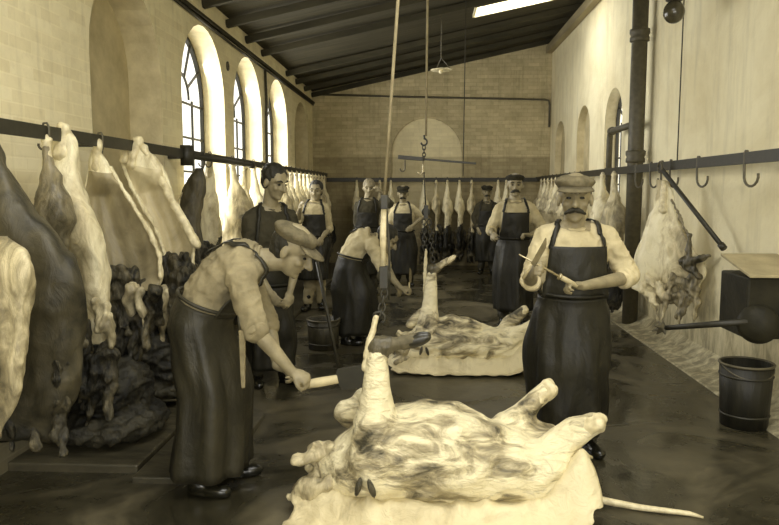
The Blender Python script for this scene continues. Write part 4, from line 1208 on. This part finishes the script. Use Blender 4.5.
for i, (k, y, rz, lb, s, lx, tl) in enumerate(LEFT):
    beef_side(k, RXL, y, RZL, rz, lb, GL, lx, 0, (1, 2, 3, 4), s=s, tilt=tl)
    hook(RXL, y, RZL, rz, 'iron hook holding the ' + ' '.join(lb.replace('hanging ', '').split(',')[0].split()[:12]), 'hooks on the left rail')
GL2 = 'sides crowded at the far end of the left rail'
for i in range(15):
    y = 8.75 + i * .385
    beef_side(('rib', 'streak', 'hind', 'rib')[i % 4], RXL, y, RZL, (PI + .35 + .1 * math.sin(i * 2.3)) if i % 3 else .3, 'pale side in the crowded row beyond the coated man, left rail', GL2, 0, 0, (1, 2), s=.95 - .02 * (i % 3))
    hook(RXL, y, RZL, 1.5, 'small hook in the crowded far half of the left rail', 'hooks at the far end of the left rail')
# far end rail
GE = 'sides hanging on the far end rail'
ends = [(357, 'left of the fair-haired man'), (380, 'between the fair-haired man and hand-on-hip man'), (391, 'behind the hand-on-hip man'), (424, 'just right of the hand-on-hip man'), (436, 'second right of the hand-on-hip man'), (447, 'third right of the hand-on-hip man'), (459, 'below the long spreader bar end'), (471, 'left of the far jacketed man'), (497, 'right of the far jacketed man'), (505, 'just left of the round-capped young man')]
for i, (px, wh) in enumerate(ends):
    x = (px - 425) / 700. * 14.6
    beef_side(('hind', 'rib', 'hind')[i % 3], x, 14.6, 1.81, (PI / 2 - .12 + .15 * math.sin(i * 2.1)), 'pale side of beef on the far end rail ' + wh, GE, 0, -.0, (1, 2), s=.93 + .03 * (i % 2))
    hook(x, 14.6, 1.81, 0, 'small hook on far end rail, ' + wh, 'hooks on the far end rail')
# right rail, far portion
GR = 'rib sides crowded at the far end of the right rail'
for i in range(10):
    y = 10.6 + i * .38
    beef_side(('rib', 'streak', 'hind')[i % 3], RXR, y, RZR, PI - .45 + .12 * math.sin(i * 1.9), 'pale ribbed side in the packed row between the capped men, right rail', GR, -.0, 0, (1, 2), s=.93)
    hook(RXR, y, RZR, PI / 2, 'small hook in the packed row between the capped men, right rail', 'hooks at the far end of the right rail')
for px, lb, kd in ((601, 'slim white side hanging just right of the moustached man head', 'bright'), (612, 'slim white side hanging against the drain pipe', 'rib')):
    y = RXR * FPX / (px - 425.)
    beef_side(kd, RXR, y, RZR, -.5, lb, 'sides beside the drain pipe', -.03, 0, (1, 2, 3), s=.95)
    hook(RXR, y, RZR, PI / 2, 'hook of the ' + lb.replace('hanging ', ''), 'hooks beside the drain pipe')

def heap(label, x, y, rx, ry, h, seed):  # unseen dark mound, added for the darkness under the left row
    bm = bmesh.new(); rnd = random.Random(seed)
    for k in range(7):
        a = rnd.uniform(0, 6.28); r = rnd.uniform(0, .5)
        ellipsoid(bm, (math.cos(a) * r * rx, math.sin(a) * r * ry, h * (.28 + .06 * k)), V((rx * rnd.uniform(.5, .8), 0, rnd.uniform(-.05, .05))), V((0, ry * rnd.uniform(.5, .8), 0)), V((0, 0, h * rnd.uniform(.22, .38))), 18, 10)
    ellipsoid(bm, (0, 0, h * .2), V((rx, 0, 0)), V((0, ry, 0)), V((0, 0, h * .2)), 22, 10)
    w_ = wrinkle(.05, 6, (1, 1, 2.2), seed, True); w2 = wrinkle(.02, 16, (1, 1, 2), seed)
    def f(co, n):
        c = w2(w_(co, n), n); c.z = max(c.z, .004); return c
    tag(link(voxel(bm, .016, 2, f), 'shade_heap', 'heap', None, loc=(x, y, .05)), label, 'hide heap', 'dark heaps added for shade under the left row')
heap('dark heap added for shade on the floor at the near end of the left row', -1.98, 4.22, .34, .36, .55, 31)
heap('dark heap added for shade on the floor below the grey ribbed opened side', -1.98, 5.05, .34, .36, .62, 32)
heap('dark heap added for shade on the floor behind the bending man', -1.98, 5.95, .34, .42, .55, 33)
# forequarter hanging at right, built on its own
p = P(664, 186, 6.74)
t = thing('beef_forequarter', 'wide pale forequarter with ragged bottom hanging alone on the right wall', 'carcass', p)
hook(RXR, 6.74, RZR + .0, PI / 2 + .2, 'iron hook holding the lone forequarter on the right wall', 'hooks on the right rail', True)
sc = 6.74 / 700.
def Q(px, py, dy=0): return P(px, py, 6.74 + dy - (px - 664) / 41. * .33) - p
bm = bmesh.new()
rows = [(180, 663, 5, .03), (192, 665, 5, .04), (205, 664, 8, .05), (220, 662, 13, .07), (236, 662, 19, .10), (250, 664, 26, .12), (264, 668, 33, .13), (277, 668, 34, .13), (288, 667, 32, .12), (297, 670, 24, .09), (304, 672, 15, .06)]
rg = []
N = 40
for k in range(len(rows) * 4 - 3):
    i = min(k // 4, len(rows) - 2); f = k / 4 - i
    y_, x_, w_, th = [a + (b - a) * f for a, b in zip(rows[i], rows[i + 1])]
    c = Q(x_, y_); r = []
    for j in range(N):
        a = 2 * PI * j / N; w = w_ * sc; s = math.sin(a)
        q = Q(x_ + w_ * math.cos(a), y_) + V((s * -th * .5, s * th, 0))
        nn = noise.noise(V((q.x * 5, s * 2, q.z * 3.5))) * .04 + noise.noise(V((q.x * 17, s * 4, q.z * 8))) * .022 * min(1, k / 8)
        fold = .014 * math.sin(q.x * 30 + q.z * 9 + 3 * noise.noise(q * 4)) * min(1, k / 12)
        q += V((math.cos(a), s, 0)) * (nn + (fold if s < 0 else 0)); q.z += .03 * noise.noise(q * 9)
        r.append(q)
    rg.append(r)
skin_rings(bm, rg); finish(bm, 'flank', 'fat', t)
me = lump([(Q(690, 236, -.05), Q(688, 268, -.08), .02, .035), (Q(672, 200, -.05), Q(690, 240, -.06), .012, .018), (Q(690, 262, -.06), Q(709, 256, -.08), .04, .02), (Q(684, 262, -.06), Q(700, 278, -.05), .05, .03)], .011, wrinkle(.02, 18, (1, 1, 1), 4)); link(me, 'skirt_muscle', 'lean', t)
rnd = random.Random(5); pp = []
for k in range(24):
    x_ = rnd.uniform(640, 698); y_ = rnd.uniform(276, 302); pp.append((Q(x_, y_, -.07), Q(x_ + rnd.uniform(-8, 8), y_ + rnd.uniform(8, 26), -.07 + rnd.uniform(-.06, .05)), .035, .012))
link(lump(pp, .014, wrinkle(.03, 20, (1, 1, .6), 8), 1), 'neck', 'fat2', t)
link(lump([(V((0, 0, .03)), V((0, 0, -.03)), .025, .03), (V((0, 0, -.03)), V((.0, -.01, -.22)), .03, .045)], .008, wrinkle(.008, 25)), 'shank', 'bone', t)

# ---- carcasses lying on their backs on the spread hide
def lying(label, Y, x0, s, seed, hide_label, hoist, mats=('fatflat', 'hide')):
    """local frame: x along the body towards the haunch, y away, z up; s overall scale"""
    X = P(x0, 190, Y).x
    t = thing('flayed_carcass', label, 'carcass', (X, Y, .0), 'carcasses laid out on the floor')
    v = lambda x, y, z: V((x, y, z)) * s
    bm = bmesh.new()
    st = [(-.60, .07, .08, .12), (-.54, .15, .12, .15), (-.44, .215, .17, .19), (-.30, .25, .215, .235), (-.14, .26, .235, .25), (.02, .255, .225, .24), (.16, .24, .195, .21), (.30, .225, .175, .19), (.42, .21, .165, .18), (.52, .17, .14, .16), (.58, .09, .08, .13)]
    skin_rings(bm, [ring(v(x, 0, z), V((0, w, 0)) * s, V((0, 0, h_)) * s, 28) for x, w, h_, z in st])
    # near foreleg: upper arm rising into the hoisted shank
    K = hoist['knee']; 
    capsule(bm, v(-.34, -.14, .26), V(K).lerp(v(-.34, -.1, .26), .55), .135 * s, .078 * s, 16)
    capsule(bm, V(K).lerp(v(-.34, -.1, .26), .6), K, .080 * s, .043 * s, 16)
    # far foreleg folded back
    capsule(bm, v(-.34, .14, .26), v(-.39, .17, .44), .11 * s, .07 * s); capsule(bm, v(-.39, .17, .44), v(-.50, .15, .36), .06 * s, .05 * s)
    # haunches and hind legs cut off at the hock
    hl = hoist['hind']
    for (a, b, c) in hl:
        capsule(bm, v(*a), v(*b), .135 * s, .075 * s, 16); capsule(bm, v(*b), v(*c), .07 * s, .046 * s, 14)
    def dsp(co, n):
        q = co * (5.5 / s) + V((seed, 0, 0)); a = noise.noise(q)
        st_ = noise.noise(V((co.x * 6 / s + co.z * 10 / s, co.y * 9, co.z * 16 / s - co.x * 9 / s + seed)))
        bod = 1.0 if co.z < .42 * s else max(.12, 1 - (co.z / s - .42) * 7)
        return co + n * (a * .022 + st_ * .020 + noise.noise(q * 3) * .008) * s * bod
    body = link(voxel(bm, .013 * s, 2, dsp), 'trunk', mats[0], t)
    # hock joints
    for (a, b, c) in hl:
        bm = bmesh.new(); d = (v(*c) - v(*b)).normalized(); u, w, _ = frame_from(d)
        c0 = v(*c)
        ellipsoid(bm, c0 + d * .015 * s, u * .052 * s, w * .045 * s, d * .035 * s, 12, 8); ball(bm, c0 + u * .03 * s + d * .03 * s, .03 * s); ball(bm, c0 - u * .028 * s + d * .02 * s, .03 * s)
        capsule(bm, c0 - d * .1 * s, c0, .038 * s, .045 * s)
        link(voxel(bm, .009 * s, 2, wrinkle(.008, 22)), 'hock_joint', 'bone', t)
    # knee, cannon bone and hoof bending over
    me = lump([(K + V((0, 0, -.05 * s)), K + V((0, 0, .01)), .045 * s, .05 * s), (K + V((0, 0, .01)), K + V((.05, 0, .02)) * s, .05 * s, .042 * s)], .008, wrinkle(.006, 30)); link(me, 'knee_joint', 'lean', t)
    hf = V(hoist['hoof'])
    me = lump([(K + V((.03, 0, .015)) * s, K.lerp(hf, .55), .040 * s, .029 * s), (K.lerp(hf, .55), K.lerp(hf, .78), .033 * s, .034 * s)], .008, wrinkle(.005, 30)); o = link(me, 'foreshin', hoist.get('shinmat', 'hoof_hair'), t)
    bm = bmesh.new(); d = (hf - K).normalized()
    for q in (-1, 1):
        ellipsoid(bm, K.lerp(hf, .88) + V((0, q * .017 * s, 0)), d * .062 * s, V((0, .018 * s, 0)), V((0, 0, .030 * s)), 12, 8)
    link(voxel(bm, .006, 1), 'hoof', hoist.get('hoofmat', 'hoof'), o)
    # stripped tendon tied upright to the tackle
    tp = V(hoist['top']); m_ = hoist['strip']
    me = lump([(m_, m_.lerp(tp, .5) + V((-.004, -.01, 0)), .017 * s, .019 * s), (m_.lerp(tp, .5) + V((-.004, -.01, 0)), tp, .018 * s, .014 * s)], .007, wrinkle(.006, 26)); link(me, 'shin_tendon', 'bone', t)
    # neck end, torn flesh
    rnd = random.Random(seed); pp = []
    for k in range(14):
        a = v(-.52 + rnd.uniform(-.08, .05), rnd.uniform(-.2, .15), rnd.uniform(.08, .28)); b = a + v(rnd.uniform(-.14, -.02), rnd.uniform(-.06, .06), rnd.uniform(-.06, .05)); b.z = max(b.z, .04)
        pp.append((a, b, rnd.uniform(.035, .055) * s, rnd.uniform(.015, .03) * s))
    link(lump(pp, .012 * s, wrinkle(.02 * s, 20 / s, (1, 1, 1), seed), 2), 'neck', 'fat2', t)
    # slits
    for (x, z, a) in ((-.40, .20, .25), (-.345, .195, -.3)):
        y = -.262
        bm = bmesh.new(); c = v(x, y, z); u = V((math.sin(a), -.15, math.cos(a)))
        ellipsoid(bm, c, u * .045 * s, V((math.cos(a), 0, -math.sin(a))) * .014 * s, V((0, .03, 0)) * s, 10, 8); 
        finish(bm, 'cut', 'bloody', t)
    # hide
    h = hoist['hide']; bm = bmesh.new(); NX, NY = 90, 60; g = []
    x0_, x1_, y0_, y1_ = h
    def cover(x, y):
        e = (x / .60) ** 2 + (y / .27) ** 2
        e = math.sqrt(e)
        return max(0, min(1, (1.42 - e) / .42))
    for j in range(NY + 1):
        row = []
        for i in range(NX + 1):
            u_, w_ = i / NX, j / NY
            x = x0_ + (x1_ - x0_) * u_; y = y0_ + (y1_ - y0_) * w_
            ed = noise.noise(V((u_ * 7, seed, 0))) * .05 + noise.noise(V((u_ * 23, seed, 2))) * .022
            ex_ = noise.noise(V((w_ * 7, seed, 5))) * .05 + noise.noise(V((w_ * 19, seed, 7))) * .02
            y += ed * (1 - w_) ** 2 - ed * w_ ** 2; x += ex_ * u_ ** 3 - ex_ * (1 - u_) ** 3
            # rounded corners
            cx, cy = 2 * u_ - 1, 2 * w_ - 1
            rr = 1 - .10 * (cx * cx * cy * cy)
            x *= rr; y *= rr
            c = cover(x, y); c = c * c * (3 - 2 * c)
            tuck = hoist.get('tuck', 0) * math.exp(-(((x - .55) / .13) ** 2 + ((y + .18) / .20) ** 2))
            z = .012 + .115 * c + tuck + .018 * max(0, noise.noise(V((x * 5, y * 5, seed)))) + .010 * max(0, noise.noise(V((x * 13, y * 13, seed)))) + .03 * c * noise.noise(V((x * 18, y * 4, seed)))
            z += .022 * max(0, abs(cx) ** 8 + abs(cy) ** 8 - .3) * (1 + noise.noise(V((x * 16, y * 16, 3))))
            row.append(bm.verts.new(V((x, y, max(z, .006))) * s))
        g.append(row)
    for j in range(NY):
        for i in range(NX): bm.faces.new((g[j][i], g[j][i + 1], g[j + 1][i + 1], g[j + 1][i]))
    bmesh.ops.recalc_face_normals(bm, faces=bm.faces[:])
    if sum(f.normal.z for f in bm.faces) < 0: bmesh.ops.reverse_faces(bm, faces=bm.faces[:])
    bmesh.ops.solidify(bm, geom=bm.faces[:], thickness=.006)
    ho = finish(bm, 'spread_hide', mats[1], None); ho.location = (X, Y, 0)
    tag(ho, hide_label, 'hide', 'flayed hides spread on the floor')
    return t

Y1, PX1 = 3.42, 455
o1_ = V((P(PX1, 190, Y1).x, Y1, 0))
def W1(px, py, dy=0): return P(px, py, Y1 + dy) - o1_
C1 = lying('large pale skinned carcass on its back in the foreground, one foreleg hoisted', Y1, PX1, 1.12, 11, 'large pale hide spread flesh side up under the foreground carcass',
    dict(knee=W1(377, 349, -.02), hoof=W1(424, 338, -.03), top=W1(376, 318, -.02), strip=W1(365, 368, -.03), hide=(-.72, .60, -.46, .42), tuck=.2,
         hind=[((.40, .10, .24), (.26, .12, .34), (.44, .16, .50)), ((.40, -.08, .22), (.46, -.06, .32), (.60, -.10, .43))]))
Y2, PX2 = 6.3, 466
o2_ = V((P(PX2, 190, Y2).x, Y2, 0))
def W2(px, py, dy=0): return P(px, py, Y2 + dy) - o2_
C2 = lying('smaller pale skinned carcass on its back in mid room, one foreleg hoisted', Y2, PX2, .98, 23, 'pale flat hide spread under the farther carcass in mid room',
    dict(knee=W2(432, 270, 0), hoof=W2(453, 258, -.02), top=W2(426, 250, 0), strip=W2(425, 298, .02), hide=(-.70, .66, -.42, .36), hoofmat='bone', shinmat='fat2', tuck=.12,
         hind=[((.40, .10, .26), (.42, .12, .36), (.56, .14, .50)), ((.40, -.08, .24), (.50, -.06, .34), (.68, -.08, .44))]))
# pale tail strip of the foreground carcass
bm = bmesh.new(); q = [W1(574, 488, .1), W1(600, 497, .05), W1(640, 504, .0), W1(690, 506, -.05), W1(704, 505, -.08)]
q = [V((a.x, a.y, z_)) for a, z_ in zip(q, (.10, .03, .018, .016, .012))]
tube(bm, q, [.028, .02, .016, .012, .005], 10); finish(bm, 'tail', 'bone', C1)
# wool-like scraps of fat by the neck end
rnd = random.Random(3)
for k in range(9):
    bm = bmesh.new(); r = rnd.uniform(.018, .034)
    for j in range(4): ball(bm, V((rnd.uniform(-1, 1), rnd.uniform(-1, 1), rnd.uniform(0, .7))) * r * .9 + V((0, 0, r * .7)), r * .7, 8)
    c = P(rnd.uniform(284, 318), 190, Y1 + .0); lo = (c.x, Y1 + rnd.uniform(-.05, .35), .003)
    tag(link(voxel(bm, .007, 1, wrinkle(.006, 40)), 'fat_scrap', 'fat', None, loc=lo), 'small pale scrap of fat on the wet floor left of the foreground carcass', 'scrap', 'fat scraps beside the foreground carcass')

# ---- hoists
def chain(t, a, b, n, r=.018, w=.0055):
    a, b = V(a), V(b); d = (b - a); L = d.length / n; d.normalize(); u, v, _ = frame_from(d)
    for k in range(n):
        c = a + d * L * (k + .5); s = u if k % 2 else v
        bm = bmesh.new(); q = [c + d * math.cos(x) * L * .68 + s * math.sin(x) * r for x in [2 * PI * i / 14 for i in range(15)]]
        tube(bm, q, w, 6, cap=False); finish(bm, 'chain_link', 'iron', t)
K1 = C1.location + W1(378, 322, 0)
p0 = P(398, 0, 3.5); pr_ = P(384, 200, 3.5); dd = (p0 - pr_); top_ = pr_ + dd * ((roof_z(.1) - pr_.z) / dd.z)
top_ = V((top_.x, 3.5, 4.3))
t = thing('hoist_rope', 'long rope and tackle holding up the foreleg of the foreground carcass', 'hoist', pr_)
L0 = V(pr_)
roof_y = 4.32
bm = bmesh.new(); e_ = pr_ + dd * ((2.6) / dd.z); yb = e_
# anchored on a beam over the roof light
tube(bm, [V((0, 0, 0)), dd * .5, e_ - L0], .008, 8); finish(bm, 'rope', 'rope', t)
bm = bmesh.new(); tube(bm, [P(384, 205, 3.5) - L0, P(383, 235, 3.5) - L0, P(383, 266, 3.5) - L0], [.013, .017, .014], 10); finish(bm, 'rope_bight', 'bone', t)
bm = bmesh.new()
c = P(384.5, 202, 3.5) - L0; lathe(bm, [(.012, -.02), (.028, -.01), (.028, .01), (.012, .02)], 16, c, V((0, 1, 0))); box(bm, c - V((.018, .03, .035)), c + V((.018, -.022, .035))); box(bm, c - V((.018, -.022, .035)), c + V((.018, .03, .035)))
finish(bm, 'pulley', 'iron', t, False, .003)
bm = bmesh.new()
c = P(384, 276, 3.47) - L0; lathe(bm, [(.012, -.024), (.036, -.012), (.036, .012), (.012, .024)], 18, c, V((0, 1, 0)))
box(bm, c + V((-.022, -.036, -.06)), c + V((.022, -.026, .05))); box(bm, c + V((-.022, .026, -.06)), c + V((.022, .036, .05)))
finish(bm, 'lower_pulley', 'iron', t, False, .004)
chain(t, P(385, 290, 3.45) - L0, P(380, 318, 3.43) - L0, 4, .016, .0055)
bm = bmesh.new(); hk = P(379, 318, 3.43) - L0
tube(bm, [hk + V((.03 * math.cos(a), 0, .03 * math.sin(a) - .0)) for a in [PI * .9 - k * .45 for k in range(10)]], .008, 8); finish(bm, 'hook', 'iron', t)
bm = bmesh.new(); a_ = P(390, 208, 3.52) - L0; b_ = P(389, 300, 3.5) - L0; tube(bm, [a_ + V((-.02, 0, .03)), a_.lerp(b_, .5), b_], .006, 8); finish(bm, 'tail_rope', 'cord', t)
# beam carrying the hoists
bm = bmesh.new(); bar(bm, (XL + .02, 3.5, 4.12), (XR - .02, 3.5, 4.12), .12, .16); bm2 = None
struct(finish(bm, 'trim_%d' % n_, 'rafter', None, False)); n_ += 1

# second hoist with hook, gambrel bar, chain
Yh = 6.3
t = thing('hoist_rope', 'straight rope with iron hook and long spreader bar hanging over mid room', 'hoist', P(428, 140, Yh))
L0 = t.location.copy(); up_ = P(428, 0, Yh); ttop = V((up_.x, Yh, roof_z(up_.x) - .0))
bm = bmesh.new(); tube(bm, [P(426, 136, Yh) - L0, ttop - L0], .010, 8); finish(bm, 'rope', 'rope', t)
bm = bmesh.new(); c = P(424, 142, Yh) - L0
tube(bm, [c + V((.0, 0, .06)), c + V((.004, 0, .035))] + [c + V((.03 * math.sin(a) * .9, 0, .03 * math.cos(a) )) for a in [k * .5 for k in range(10)]], .008, 8); finish(bm, 'hook', 'iron', t)
chain(t, P(424, 146, Yh) - L0, P(424, 160, Yh) - L0, 4, .014, .005)
bm = bmesh.new(); a_, b_ = P(398, 157, Yh) - L0, P(476, 163.5, Yh) - L0; bar(bm, a_, a_.lerp(b_, .32), .03, .034); bar(bm, a_.lerp(b_, .32), b_, .016, .018); finish(bm, 'spreader_bar', 'iron', t, False, .002)
for px, l in ((405, 12), (423, 16)):
    bm = bmesh.new(); c = P(px, 160, Yh) - L0; z = l / 111.
    tube(bm, [c, c + V((0, 0, -z * .6))] + [c + V((-.022 + .022 * math.cos(a), 0, -z * .7 + .026 * math.sin(a))) for a in [-k * .45 for k in range(8)]], .006, 8); finish(bm, 'spreader_hook', 'steel' if px > 410 else 'iron_grey', t)
bm = bmesh.new(); c = P(424, 172, Yh) - L0; e_ = P(425.5, 205, Yh) - L0; tube(bm, [c, e_], .006, 8); finish(bm, 'drop_rope', 'cord', t)
bm = bmesh.new(); c = P(426, 212, Yh) - L0
lathe(bm, [(.02, -.022), (.04, -.012), (.04, .012), (.02, .022)], 16, c, V((0, 1, 0))); box(bm, c + V((-.02, -.034, -.06)), c + V((.02, -.025, .06))); box(bm, c + V((-.02, .025, -.06)), c + V((.02, .034, .06)))
finish(bm, 'pulley', 'iron', t, False, .003)
chain(t, P(424, 220, Yh) - L0, P(425, 250, Yh) - L0, 7, .018, .006)
chain(t, P(429, 220, Yh) - L0, P(433, 262, Yh) - L0, 9, .018, .006)

# ------------------------------------------------------------------ light
w = bpy.data.worlds.new('sky'); S.world = w; w.use_nodes = True
bg = w.node_tree.nodes['Background']; bg.inputs[0].default_value = (1.0, .985, .90, 1); bg.inputs[1].default_value = 1.6
def area(name, loc, rot, sx, sy, e, col=(1, .985, .94)):
    l = bpy.data.lights.new(name, 'AREA'); l.shape = 'RECTANGLE'; l.size = sx; l.size_y = sy; l.energy = e; l.color = col
    o = bpy.data.objects.new(name, l); C.objects.link(o); o.location = loc; o.rotation_euler = rot; return o
# daylight through the roof light over the foreground
area('daylight_rooflight', (.3, 2.2, 4.12), (0, 0, 0), 2.3, 3.4, 82)
# daylight through the openings behind the camera
area('daylight_door_a', (-1.2, YN + .03, 1.9), (PI / 2, 0, 0), 1.4, 2.1, 60)
area('daylight_door_b', (1.3, YN + .03, 2.0), (PI / 2, 0, 0), 1.4, 2.2, 80)
# daylight through the left windows
for o_ in LW:
    if not o_[4]: area('daylight_window', (XL - .20, o_[0], 2.1), (PI / 2, 0, -PI / 2), 1.3, 1.9, 48)
area('daylight_far_rooflight', (1.35, 10.9, roof_z(1.35) + .1), (0, 0, 0), 1.1, .5, 30)

S.view_settings.view_transform = 'Standard'; S.view_settings.look = 'None'; S.view_settings.gamma = 1; S.view_settings.exposure = 0.30
S.view_settings.use_curve_mapping = False
S.cycles.use_denoising = True
S.cycles.max_bounces = 6; S.cycles.diffuse_bounces = 3
